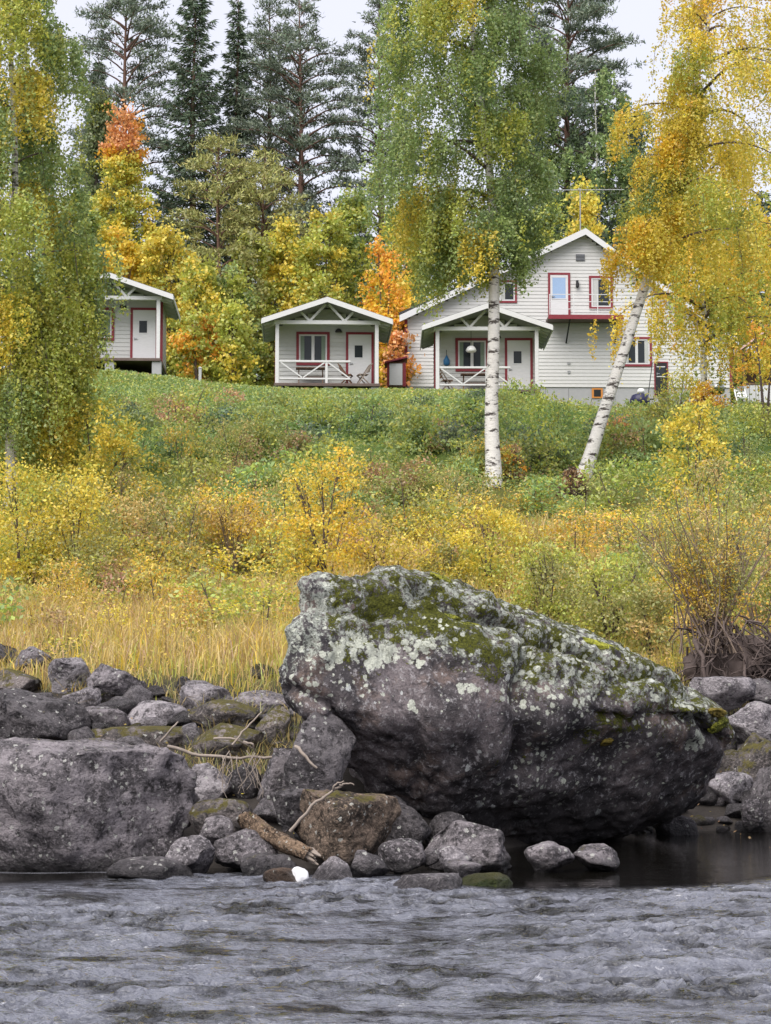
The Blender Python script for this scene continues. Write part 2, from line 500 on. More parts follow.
# ------------------------------------------------------------------ river
def chop(x, y):
    edge = 20.1 - 1.3 * sstep(-0.2, 1.2, x) + 1.6 * sstep(2.6, 4.6, x) - 0.9 * (1 - sstep(-3.0, -2.4, x))
    return 1 - sstep(-1.1, 0.1, y - edge + 0.5 * vnoise(np.stack([x * 0.7, y * 0.3, x * 0], 1), 55))
def water_z(x, y):
    amp = 0.04 + 0.96 * chop(x, y)
    near = (np.abs(x) < 9) & (y > 7) & (y < 30)
    z = np.zeros_like(x)
    xx, yy, am = x[near], y[near], amp[near]
    warp = vnoise(np.stack([xx * 0.5, yy * 0.6, np.zeros_like(xx)], 1), 3)
    w1 = fbm(np.stack([xx * 0.9 + 0.9 * warp, yy * 2.0 + 0.6 * warp, np.full_like(xx, 2.2)], 1), 3, 21, 0.5)
    w2 = 1 - 2 * np.abs(vnoise(np.stack([xx * 2.8 + 1.6 * warp, yy * 5.2, np.full_like(xx, 5.1)], 1), 31))
    w3 = 1 - 2 * np.abs(vnoise(np.stack([xx * 6.5 - 2 * warp, yy * 11.0 + warp, np.full_like(xx, 9.1)], 1), 33))
    patch = 0.8 + 0.7 * vnoise(np.stack([xx * 0.45, yy * 0.8, np.zeros_like(xx)], 1), 77)
    z[near] = am * (0.02 * w1 + (0.024 * w2 + 0.032 * w3) * patch)
    return z
def water_tint(x, y):
    """how broken the water is, and where the crests of the wavelets are"""
    c = chop(x, y) * (np.abs(x) < 30)
    z = water_z(x, y)
    crest = sstep(0.034, 0.066, z + 0.02 * vnoise(np.stack([x * 11, y * 14, x * 0], 1), 88))
    line = np.exp(-((y - 20.02 + 0.05 * np.sin(x * 5)) / 0.05) ** 2) * sstep(-3.95, -3.8, x) * (1 - sstep(-2.75, -2.6, x)) * 2.2
    return np.stack([c, np.maximum(crest * c, line), c], 1)
def water_mat():
    m, n, l = new_mat('river_water')
    g = n.new('ShaderNodeNewGeometry')
    mp = N(n, 'ShaderNodeMapping'); mp.inputs['Scale'].default_value = (1.0, 1.6, 1.0)
    l.new(g.outputs['Position'], mp.inputs[0])
    at_ = N(n, 'ShaderNodeAttribute', attribute_name='tint')
    a = noise_n(n, l, mp.outputs[0], 10.0, 2, 0.5)
    b = noise_n(n, l, mp.outputs[0], 30.0, 2, 0.5)
    h = math_n(n, l, 'ADD', a, math_n(n, l, 'MULTIPLY', b, 0.3))
    # sky reflection on fast water is painted in as pale colour, slack water at the bank is clear and dark
    sp = n.new('ShaderNodeSeparateColor'); l.new(at_.outputs['Color'], sp.inputs[0])
    streak = ramp(n, l, noise_n(n, l, mp.outputs[0], 1.3, 6, 0.68), [(0.40, 0.0), (0.54, 1.0)])
    sky_sheen = math_n(n, l, 'MULTIPLY', sp.outputs[0], streak)
    c = mixc(n, l, sky_sheen, (0.005, 0.0045, 0.0035), (0.128, 0.133, 0.162))
    c = mixc(n, l, math_n(n, l, 'MULTIPLY', sp.outputs[1], 0.22), c, (0.40, 0.41, 0.47))  # crests painted pale like caught light; also the white line by the left boulder
    foam_glint = ramp(n, l, noise_n(n, l, mp.outputs[0], 7.0, 8, 0.78), [(0.60, 0.0), (0.68, 1.0)])  # white flecks: bits of froth and painted sparkles of light
    c = mixc(n, l, math_n(n, l, 'MULTIPLY', math_n(n, l, 'MULTIPLY', foam_glint, sky_sheen), 0.75), c, (0.60, 0.60, 0.64))
    h = math_n(n, l, 'MULTIPLY', h, math_n(n, l, 'ADD', math_n(n, l, 'MULTIPLY', sp.outputs[0], 0.96), 0.04))
    bs = finish(n, l, c, 0.04, h, 0.075, 0.5)
    bs.inputs['IOR'].default_value = 1.36
    return m
M['water'] = water_mat()
wx = np.concatenate([np.linspace(-400, -9, 16), np.linspace(-8.8, -5.7, 26), np.linspace(-5.6, 5.6, 374), np.linspace(5.7, 8.8, 26), np.linspace(9, 400, 16)])
wy = np.concatenate([np.linspace(-60, 8.6, 10), np.linspace(8.8, 20.8, 401), np.linspace(20.9, 34, 50)])
tag(link('river', grid_mesh('river', wx, wy, water_z, M['water'], tint=water_tint)), kind='structure')
# ------------------------------------------------------------------ buildings
def lap_wall(x0, x1, z0, z1, y, top=None, holes=(), pitch=0.17, th=0.024):
    """horizontal lap siding facing -y: each board a wedge; top(x) limits the height, holes are left open"""
    mb = MB()
    z = z0
    while z < z1 - 0.01:
        zt = min(z + pitch, z1)
        xa, xb = x0, x1
        if top is not None:
            cand = [x for x in np.linspace(x0, x1, 241) if top(x) + 0.09 >= zt]
            if not cand: break
            xa, xb = cand[0], cand[-1]
        spans = [(xa, xb)]
        for (hx0, hx1, hz0, hz1) in holes:
            if hz0 < (z + zt) / 2 < hz1:
                spans = [s for a, b in spans for s in ((a, min(b, hx0)), (max(a, hx1), b)) if s[1] - s[0] > 0.01]
        for a, b in spans:
            mb.add([(a, y - th, z), (b, y - th, z), (b, y - 0.004, zt), (a, y - 0.004, zt), (a, y + 0.03, z), (b, y + 0.03, z), (b, y + 0.03, zt), (a, y + 0.03, zt)],
                   [(0, 1, 2, 3), (7, 6, 5, 4), (0, 4, 5, 1), (3, 2, 6, 7), (0, 3, 7, 4), (1, 5, 6, 2)])
        z = zt
    return mb
def add_window(parent, x0, x1, z0, z1, y, lights=2, trim=0.1, frame=None, trim_mat=None, curtain=None, glass=None):
    w = MB()
    tm = trim_mat or M['red']
    w.box(x0, x1, y - 0.06, y - 0.03, z1 - trim, z1).box(x0, x1, y - 0.06, y - 0.03, z0, z0 + trim)
    w.box(x0, x0 + trim, y - 0.06, y - 0.03, z0 + trim, z1 - trim).box(x1 - trim, x1, y - 0.06, y - 0.03, z0 + trim, z1 - trim)
    win = w.build('window', tm, parent)
    ix0, ix1, iz0, iz1 = x0 + trim, x1 - trim, z0 + trim, z1 - trim
    step = (ix1 - ix0) / lights
    for k in range(lights):
        a, b = ix0 + k * step, ix0 + (k + 1) * step
        f = MB(); t = 0.06
        f.box(a, b, y - 0.045, y - 0.01, iz1 - t, iz1).box(a, b, y - 0.045, y - 0.01, iz0, iz0 + t)
        f.box(a, a + t, y - 0.045, y - 0.01, iz0 + t, iz1 - t).box(b - t, b, y - 0.045, y - 0.01, iz0 + t, iz1 - t)
        f.build('casement', M['white'], win)
        MB().box(a + t, b - t, y - 0.02, y - 0.012, iz0 + t, iz1 - t).build('pane', glass or M['glass'], win)
        if curtain:
            c = MB(); cx0 = a + t; cw = (b - a - 2 * t) * 0.36
            if k % 2: cx0 = b - t - cw
            for q in range(5):
                c.box(cx0 + cw * q / 5, cx0 + cw * (q + 0.8) / 5, y - 0.028, y - 0.022 - 0.002 * (q % 2), iz0 + t + 0.01, iz1 - t - 0.01)
            c.build('curtain', curtain, win)
    return win
def add_door(parent, x0, x1, z0, z1, y, trim=0.1, pane=(0.36, 0.68, 1.25, 1.75), pane_mat=None, leaf=None):
    t = MB()
    for tb in ((x0, x0 + trim, z0, z1), (x1 - trim, x1, z0, z1), (x0 + trim, x1 - trim, z1 - trim, z1)): t.box(tb[0], tb[1], y - 0.06, y - 0.03, tb[2], tb[3])
    d = MB().box(x0 + trim, x1 - trim, y - 0.05, y - 0.005, z0 + 0.03, z1 - trim).build('door', leaf or M['white'], parent)
    t.build('trim', M['red'], d)
    a, b, c, e = pane
    for zm in (z0 + c - 0.04, z0 + e): MB().box(x0 + a - 0.04, x0 + b + 0.04, y - 0.062, y - 0.052, zm, zm + 0.04).build('moulding', M['white'], d)
    MB().box(x0 + a, x0 + b, y - 0.058, y - 0.051, z0 + c, z0 + e).build('pane', pane_mat or M['glass'], d)
    MB().beam((x0 + trim + 0.07, y - 0.09, z0 + 1.0), (x0 + trim + 0.19, y - 0.09, z0 + 1.0), 0.025, 0.025).box(x0 + trim + 0.06, x0 + trim + 0.09, y - 0.09, y - 0.05, z0 + 0.95, z0 + 1.05).build('handle', M['metal'], d)
    return d

HW, DEPTH, PORCH = 2.05, 4.2, 1.3
DK, EAVE, APEX = 0.30, 2.86, 3.74
def make_cabin(rail=True):
    r = empty('cabin')
    slope = (APEX - EAVE) / 2.6
    top = lambda x: APEX - 0.2 - slope * abs(x)
    wy = PORCH
    # foundation blocks, deck
    for bx in (-1.95, 0.05, 1.95):
        MB().box(bx - 0.19, bx + 0.19, 0.08, 0.5, -1.0, DK - 0.12).build('foundation_block', M['concrete'], r, bevel=0.015)
    for bx in (-1.95, 1.95):
        MB().box(bx - 0.19, bx + 0.19, DEPTH - 0.6, DEPTH - 0.2, -1.0, DK - 0.12).build('foundation_block', M['concrete'], r, bevel=0.015)
    MB().box(-HW - 0.07, HW + 0.07, 0.0, DEPTH, DK - 0.12, DK).build('deck', M['deck'], r, bevel=0.01)
    # walls
    holes = [(-1.20, 0.08, 1.28, 2.55), (0.82, 1.88, DK, 2.55)]
    o = lap_wall(-HW, HW, DK, APEX - 0.2, wy, top, holes).build('front_wall', M['wall'], r); o['kind'] = 'stuff'
    MB().box(-HW + 0.05, HW - 0.05, wy + 0.032, wy + 0.08, DK, 2.85).build('lining', M['wall'], r)
    for s in (-1, 1):
        sw = lap_wall(0.0, DEPTH - wy, DK - 0.15, 2.92, 0.0)
        # turn the wall so that it faces outwards
        if s > 0: sw.v = [(HW - y, wy + x, z) for x, y, z in sw.v]
        else: sw.v = [(-HW + y, DEPTH - x, z) for x, y, z in sw.v]
        o = sw.build('side_wall', M['wall'], r); o['kind'] = 'stuff'
        MB().box(s * (HW + 0.005) - 0.055, s * (HW + 0.005) + 0.055, wy - 0.045, wy - 0.03, DK, 2.86).box(s * (HW + 0.033) - 0.012, s * (HW + 0.033) + 0.012, wy - 0.03, wy + 0.09, DK, 2.86).build('corner_board', M['red'], r)
    MB().prism([(-HW, DK), (HW, DK), (HW, 2.85), (0, APEX - 0.22), (-HW, 2.85)], DEPTH - 0.04, DEPTH).build('back_wall', M['wall'], r)
    # porch roof frame: posts, tie beam, braces
    for s in (-1, 1):
        MB().box(s * 2.0 - 0.075, s * 2.0 + 0.075, 0.08, 0.23, DK, 2.70).build('post', M['white'], r, bevel=0.01)
    MB().box(-2.15, 2.15, 0.085, 0.225, 2.70, 2.86).build('tie_beam', M['white'], r, bevel=0.01)
    for x0, z0, x1, z1 in ((0.0, 3.52, -0.68, 2.86), (0.0, 3.52, 0.68, 2.86), (-1.05, 3.20, -0.72, 2.86), (1.05, 3.20, 0.72, 2.86)):
        MB().beam((x0 + (0.06 if x1 > x0 and x0 == 0 else (-0.06 if x0 == 0 else 0)), 0.155, z0), (x1, 0.155, z1), 0.09, 0.10, (0, 1, 0)).build('truss_brace', M['white'], r)
    # gable boarding behind the truss is the front wall itself; roof slopes
    for s in (-1, 1):
        p = [(0, APEX - 0.05), (s * 2.6, EAVE - 0.05), (s * 2.6, EAVE - 0.13), (0, APEX - 0.13)]
        MB().prism(p, -0.25, DEPTH + 0.3).build('roof_boards', M['soffit'], r)
        p = [(0, APEX + 0.02), (s * 2.63, EAVE + 0.01), (s * 2.63, EAVE - 0.046), (0, APEX - 0.046)]
        MB().prism(p, -0.28, DEPTH + 0.33).build('roof', M['roof'], r)
        p = [(0, APEX), (s * 2.62, EAVE - 0.01), (s * 2.62, EAVE - 0.22), (0, APEX - 0.21)]
        MB().prism(p, -0.33, -0.285).build('barge_board', M['white'], r)
        MB().box(min(s * 2.605, s * 2.64), max(s * 2.605, s * 2.64), -0.28, DEPTH + 0.3, EAVE - 0.22, EAVE - 0.05).build('fascia', M['white'], r)
        q = MB()
        for k in range(7):
            yy = 0.3 + k * (DEPTH - 0.3) / 6
            q.beam((s * 2.08, yy, APEX - 0.19 - slope * 2.08), (s * 2.55, yy, APEX - 0.19 - slope * 2.55), 0.05, 0.1)
        q.build('rafter_tails', M['white'], r)['kind'] = 'stuff'
    # openings
    add_window(r, -1.24, 0.12, 1.22, 2.60, wy, 2, 0.11, curtain=M['curtain'])
    add_door(r, 0.78, 1.92, DK, 2.60, wy)
    lamp = MB().lathe([(0.03, 0.0), (0.15, -0.02), (0.12, 0.06), (0.05, 0.12)], (0.48, wy - 0.14, 2.60), 10).build('porch_lamp', M['black'], r, True)
    MB().box(0.46, 0.50, wy - 0.14, wy - 0.02, 2.68, 2.71).build('bracket', M['black'], lamp)
    if rail:
        MB().box(-1.925, 0.94, 0.10, 0.19, 1.16, 1.24).build('rail', M['white'], r, bevel=0.008)
        MB().box(-1.925, 0.94, 0.11, 0.18, 0.46, 0.53).build('rail', M['white'], r, bevel=0.008)
        MB().box(-0.07, 0.03, 0.11, 0.18, 0.30, 1.16).build('rail_post', M['white'], r, bevel=0.008)
        for a, b in (((-1.85, 1.15), (-1.0, 0.54)), ((-0.1, 1.15), (-0.96, 0.54)), ((0.05, 1.15), (0.88, 0.54))):
            MB().beam((a[0], 0.145, a[1]), (b[0], 0.145, b[1]), 0.05, 0.07, (0, 1, 0)).build('rail_brace', M['white'], r)
    return r
def fit_ground(px, py, Y):
    return at(px, py, Y)
c2 = make_cabin()
c2.location = at(327, 390.5, 79.3); c2.rotation_euler.z = math.radians(2.4)
tag(c2, 'small white cabin with complete porch railing standing clear of trees, middle of three', 'cabin', 'three small white cabins along the top of the bank')
c1 = make_cabin(rail=False)
c1.location = at(108, 365.0, 80.0); c1.rotation_euler.z = math.radians(2.6)
tag(c1, 'leftmost small white cabin, half hidden behind the left birch leaves', 'cabin', 'three small white cabins along the top of the bank')
c3 = copy_tree(c2)
c3.location = at(487.5, 396.5, 79.6); c3.rotation_euler.z = 0.0
tag(c3, 'small white cabin behind the birch trunk, in front of the big house', 'cabin', 'three small white cabins along the top of the bank')

# --- the big house
HY = 88.0
hb = at(583, 402, HY)
def hx(px): return (px - 583) / (F / HY) * 1.004
def hz(py): return (402 - py) / (F / HY) * 1.008
house = empty('house', hb, math.radians(1.5))
tag(house, 'two storey white house with long sloping gable roof and red trimmed balcony door', 'house')
XL, XR = hx(405), hx(733)
XA, ZA = hx(586), hz(229)
ZL, ZR = hz(316), hz(337)
top_h = lambda x: ZA - (ZA - ZL) * (XA - x) / (XA - XL) - 0.12 if x < XA else ZA - (ZA - ZR) * (x - XA) / (XR - XA) - 0.12
win_l = (hx(497), hx(517), hz(302), hz(279))
win_r = (hx(590), hx(614), hz(308), hz(274))
door_b = (hx(548.5), hx(571), hz(318), hz(271))
win_low = (hx(622), hx(653), hz(366), hz(336))
door_low = (hx(655), hx(669), hz(396), hz(361))
holes = [(w[0] + 0.05, w[1] - 0.05, w[2] + 0.05, w[3] - 0.05) for w in (win_l, win_r, door_b, win_low, door_low)]
zf = hz(387)
lap_wall(XL, XR, zf, ZA, 0.0, top_h, holes, 0.16).build('front_wall', M['house'], house)['kind'] = 'stuff'
MB().prism([(XL + 0.05, zf), (XR - 0.05, zf), (XR - 0.05, ZR - 0.3), (XA, ZA - 0.35), (XL + 0.05, ZL - 0.3)], 0.035, 0.08).build('lining', M['house'], house)
for s, xx, ztop in ((-1, XL, ZL), (1, XR, ZR)):
    MB().box(min(xx, xx - s * 0.08), max(xx, xx - s * 0.08), 0.08, 8.0, zf, ztop - 0.1).build('side_wall', M['house'], house)
    MB().box(xx - 0.07, xx + 0.07, -0.045, -0.027, zf, ztop - 0.16).build('corner_board', M['red'], house)
MB().prism([(XL, zf), (XR, zf), (XR, ZR - 0.2), (XA, ZA - 0.2), (XL, ZL - 0.2)], 8.0, 8.08).build('back_wall', M['house'], house)
for k in range(14):
    a = XL + 0.03 + k * (XR - XL - 0.06) / 14; b = XL + 0.03 + (k + 1) * (XR - XL - 0.06) / 14 - 0.012
    MB().box(a, b, 0.02 + 0.004 * (k % 3), 0.3, -2.0, zf - 0.01).build('foundation_slab', M['concrete'], house, bevel=0.006)
for s, xe, ze in ((-1, XL - 0.28, ZL - 0.11), (1, XR + 0.25, ZR - 0.15)):
    p = [(XA, ZA + 0.05), (xe, ze + 0.05), (xe, ze - 0.10), (XA, ZA - 0.10)]
    MB().prism(p, -0.42, 8.4).build('roof', M['rooflight'] if s > 0 else M['rooflight'], house)
    p = [(XA, ZA + 0.07), (xe - 0.02 * -s, ze + 0.07), (xe - 0.02 * -s, ze - 0.22), (XA, ZA - 0.22)]
    MB().prism(p, -0.47, -0.425).build('barge_board', M['white'], house)
# dark snow guard standing proud of the lower left roof
p0, p1 = Vector((XL - 0.3, -0.2, ZL + 0.04)), Vector((hx(452), -0.2, hz(291.5)))
MB().beam(p0, p1, 0.5, 0.09, (0, 0, 1)).build('eaves_panel', M['roof'], house)
add_window(house, *win_l, 0.0, 1, 0.09, curtain=M['curtainw'])
add_window(house, *win_r, 0.0, 1, 0.10, curtain=M['curtainw'])
add_window(house, *win_low, 0.0, 2, 0.10, curtain=M['curtainw'])
bd = add_door(house, door_b[0], door_b[1], door_b[2], door_b[3], 0.0, 0.10, (0.20, 0.78, 0.92, 1.86), M['blueglass'])
add_door(house, door_low[0], door_low[1], door_low[2], door_low[3], 0.0, 0.05, (0.15, 0.45, 0.9, 1.3), M['glass'], M['black'])
MB().box(hx(577), hx(586), -0.05, -0.03, hz(259), hz(252)).build('vent', M['metal'], house)
v = MB()
for k in range(5): v.box(hx(577), hx(586), -0.065, -0.052, hz(259) + 0.02 + k * 0.06, hz(259) + 0.05 + k * 0.06)
v.build('vent_louvre', M['black'], house)
MB().box(hx(578) - 0.05, hx(578) + 0.05, -0.16, -0.03, hz(286), hz(279)).lathe([(0.03, 0), (0.08, 0.05), (0.08, 0.2), (0.02, 0.26)], (hx(578), -0.16, hz(287)), 8).build('wall_lamp', M['black'], house)
for py in (363, 372):
    MB().box(hx(569) - 0.06, hx(569) + 0.06, -0.05, -0.026, hz(py) - 0.06, hz(py) + 0.06).build('wall_vent', M['metal'], house)
bw = MB().box(hx(592), hx(603), -0.02, 0.012, hz(398), hz(388)).build('basement_window', M['orange'], house)
MB().box(hx(594), hx(601), -0.03, -0.021, hz(396.5), hz(389.5)).build('pane', M['glass'], bw)
# balcony
bx0, bx1, bz = hx(546), hx(620), hz(321)
bal = MB().box(bx0, bx1, -1.25, -0.03, bz - 0.06, bz + 0.06).build('balcony', M['deck'], house)
MB().box(bx0 - 0.02, bx1 + 0.02, -1.29, -1.255, bz - 0.10, bz + 0.09).build('edge_board', M['red'], bal)
for xx in np.linspace(bx0 + 0.05, bx1 - 0.05, 4):
    MB().box(xx - 0.015, xx + 0.015, -1.255, -1.215, bz + 0.07, bz + 1.0).build('baluster', M['white'], bal)
for zz in (0.35, 0.68, 1.0):
    MB().box(bx0 + 0.05, bx1 - 0.05, -1.245, -1.225, bz + zz - 0.014, bz + zz + 0.014).build('rail_wire', M['white'], bal)
for xx in (bx0 + 0.9, bx1 - 0.2):
    MB().beam((xx, -0.04, bz - 0.95), (xx + 0.05, -1.1, bz - 0.07), 0.06, 0.06).build('strut', M['black'], bal)
# antenna
an = MB().tube([(hx(583), 0.4, ZA - 0.2), (hx(583), 0.4, hz(182))], [0.03, 0.025], 6).build('antenna_mast', M['metal'], house)
ab = MB().tube([(hx(553), 0.4, hz(184)), (hx(628), 0.4, hz(183))], [0.02, 0.02], 5)
for k in range(9):
    xx = hx(556 + 8.5 * k); ab.tube([(xx, -0.2, hz(184)), (xx, 1.0, hz(184))], [0.012, 0.012], 4)
ab.build('antenna_boom', M['metal'], an)
# dish on the left corner
sd = MB().lathe([(0.02, 0.10), (0.16, 0.07), (0.26, 0.02), (0.31, -0.04), (0.29, -0.04), (0.15, 0.04), (0.02, 0.07)], (0, 0, 0), 16).build('satellite_dish', M['plastic'], house, True)
sd.location = (XL - 0.12, -0.35, hz(341)); sd.rotation_euler = (math.radians(100), 0, math.radians(-35))
MB().beam((0, 0, 0.1), (0.15, 0.1, 0.4), 0.04, 0.04).build('dish_arm', M['metal'], sd)

# --- garden hut with the white panel beside the house corner
sh = empty('garden_hut', at(396.5, 386.5, 84.0))
tag(sh, 'low white hut with red trim between middle cabin and house', 'hut')
MB().box(-0.38, 0.38, 0.02, 1.2, 0, 1.05).build('body', M['wood'], sh)
MB().box(-0.30, 0.25, -0.02, 0.015, 0.06, 0.98).build('door', M['white'], sh)
for a, b in ((-0.40, -0.31), (0.26, 0.40)): MB().box(a, b, -0.03, 0.018, 0.0, 1.02).build('trim', M['red'], sh)
MB().prism([(-0.5, 0.98), (0.46, 1.22), (0.46, 1.29), (-0.5, 1.05)], -0.15, 1.3).build('roof', M['red'], sh)

# --- shelter at the right edge
st = empty('garden_shelter', at(764, 404, 90.0))
tag(st, 'open brown garden shelter with pale pink roof at right edge beside house', 'shelter')
for xx, yy in ((-0.9, 0), (1.6, 0), (-0.9, 2.2), (1.6, 2.2)):
    MB().box(xx - 0.06, xx + 0.06, yy - 0.06, yy + 0.06, -1, 2.35).build('post', M['wood'], st)
for s in (-1, 1):
    MB().prism([(0.35, 3.55), (0.35 + s * 1.75, 2.3), (0.35 + s * 1.75, 2.2), (0.35, 3.45)], -0.4, 2.7).build('roof', M['pink'], st)
for k in range(9):
    MB().box(-0.95 + 0.29 * k, -0.95 + 0.29 * k + 0.27, -0.10, -0.075, 0.02, 0.85).build('plank', M['white'], st)
MB().box(-1.0, 1.7, -0.12, -0.06, 0.87, 0.95).build('rail', M['wood'], st)
MB().box(-0.9, 1.6, 2.14, 2.2, 0, 1.75).build('back_panel', M['wood'], st)

# --- small things round the houses
def folding_chair(name, loc, rz, label, group, wood=None, metal=None):
    c = empty(name, loc, rz)
    tag(c, label, 'chair', group)
    w, mt = wood or M['driftwood'], metal or M['driftwood']
    MB().box(-0.22, 0.22, -0.2, 0.2, 0.43, 0.46).build('seat', w, c)
    for k in range(3):
        MB().beam((-0.21, 0.24 + 0.035 * k, 0.60 + 0.12 * k), (0.21, 0.24 + 0.035 * k, 0.60 + 0.12 * k), 0.02, 0.09).build('back_slat', w, c)
    for s in (-1, 1):
        MB().beam((s * 0.23, 0.34, 0.9), (s * 0.23, -0.25, 0.0), 0.03, 0.045).build('leg', mt, c)
        MB().beam((s * 0.20, -0.2, 0.45), (s * 0.20, 0.28, 0.0), 0.03, 0.045).build('leg', mt, c)
    return c
def local(parent, x, y, z):
    return Matrix.Translation(parent.location) @ Matrix.Rotation(parent.rotation_euler.z, 4, 'Z') @ Vector((x, y, z))
GC = 'folding chairs on the cabin porches'
folding_chair('folding_chair', local(c2, 1.45, 0.65, DK), math.radians(-75), 'slatted folding chair on middle cabin porch, in front of the door', GC)
folding_chair('folding_chair', local(c2, 0.82, 0.75, DK), math.radians(80), 'reddish folding chair on middle cabin porch, left of the door', GC, M['wood'], M['wood'])
folding_chair('folding_chair', local(c3, -1.6, 0.7, DK), math.radians(100), 'folding chair on the porch of the cabin behind the birch trunk', GC, M['wood'], M['driftwood'])
def porch_table(cabin_, x, label):
    t = empty('porch_table', local(cabin_, x, 0.75, DK), cabin_.rotation_euler.z)
    tag(t, label, 'table', 'tables on the cabin porches')
    for k in range(4): MB().box(-0.6, 0.6, -0.3 + 0.15 * k, -0.16 + 0.15 * k, 0.68, 0.71).build('plank', M['wood'], t)
    for s in (-1, 1):
        MB().beam((s * 0.48, -0.26, 0), (s * 0.48, 0.24, 0.68), 0.04, 0.06).beam((s * 0.48, 0.26, 0), (s * 0.48, -0.24, 0.68), 0.038, 0.06).build('leg_frame', M['wood'], t)
    MB().box(-0.46, 0.46, -0.03, 0.03, 0.32, 0.38).build('stretcher', M['wood'], t)
porch_table(c2, -0.65, 'brown wooden table under the window of the middle cabin')
porch_table(c3, -0.45, 'brown wooden table under the window of cabin behind birch')
lb = empty('blue_lantern', local(c3, -1.6, PORCH - 0.1, 1.45))
tag(lb, 'small blue lantern hanging on cabin wall left of its window', 'lantern')
MB().lathe([(0.08, 0.0), (0.13, 0.06), (0.13, 0.22), (0.05, 0.36), (0.03, 0.42)], (0, 0, 0), 10).build('body', M['blue'], lb, True)
MB().tube([(0, 0, 0.40), (0, 0.02, 0.6), (0, 0.09, 0.66)], [0.012] * 3, 5).build('hook', M['black'], lb)
wl = empty('hanging_lampshade', local(c3, -0.62, 0.7, 1.92))
tag(wl, 'round white lampshade hanging on porch before the cabin window', 'lampshade')
MB().lathe([(0.06, 0.26), (0.14, 0.22), (0.20, 0.13), (0.22, 0.06), (0.17, 0.0), (0.07, -0.02)], (0, 0, 0), 14).build('shade', M['plastic'], wl, True)
MB().tube([(0, 0, 0.25), (0, 0, 1.0)], [0.01, 0.01], 4).build('cord', M['black'], wl)

pl = at(200, 383, 83.0)
po = tag(empty('marker_post', pl), 'short white post in the grass right of the leftmost cabin', 'post')
MB().box(-0.06, 0.06, -0.05, 0.05, -0.3, 0.62).build('post', M['white'], po, bevel=0.01)
MB().lathe([(0.085, 0.62), (0.07, 0.66), (0.01, 0.69)], (0, 0, 0), 8).build('cap', M['white'], po)

bb = empty('rubbish_sack', at(640, 407.5, 84.0))
tag(bb, 'dark blue tied sack standing against house foundation beside the birch', 'sack')
MB().lathe([(0.30, 0.0), (0.42, 0.12), (0.43, 0.34), (0.34, 0.52), (0.14, 0.60)], (0, 0, 0), 14).build('body', M['bag'], bb, True)
MB().lathe([(0.12, 0.59), (0.17, 0.70), (0.12, 0.80), (0.03, 0.76)], (0.05, 0, 0), 9).build('tied_top', M['plastic'], bb, True)
rk = empty('garden_rake', at(651, 400, 84.2))
tag(rk, 'dark long handled rake leaning by the black cellar door', 'rake')
MB().tube([(-0.15, 0, 0.0), (0.2, 0.9, 1.75)], [0.02, 0.02], 6).build('handle', M['black'], rk)
MB().box(-0.35, 0.15, -0.02, 0.02, 0.0, 0.06).build('head', M['black'], rk)
g = empty('barbecue', at(717, 408, 83.0))
tag(g, 'dark barbecue with grey lid on legs beside the house wall', 'barbecue')
MB().lathe([(0.08, 0.55), (0.28, 0.60), (0.34, 0.74), (0.34, 0.78)], (0, 0, 0), 14).build('bowl', M['black'], g, True)
MB().lathe([(0.35, 0.785), (0.32, 0.92), (0.18, 1.02), (0.03, 1.04)], (0, 0, 0), 14).build('lid', M['metal'], g, True)
for k in range(3):
    a = k * 2.1 + 0.4
    MB().tube([(0.15 * math.cos(a), 0.15 * math.sin(a), 0.58), (0.36 * math.cos(a), 0.36 * math.sin(a), -0.1)], [0.018, 0.018], 5).build('leg', M['black'], g)
gc = folding_chair('garden_chair', at(742, 409, 83.0), math.radians(8), 'white garden chair with grey mesh back at the right edge', None, M['plastic'], M['plastic'])
MB().box(-0.22, 0.22, 0.30, 0.33, 0.55, 1.0).build('mesh_back', M['metal'], gc)
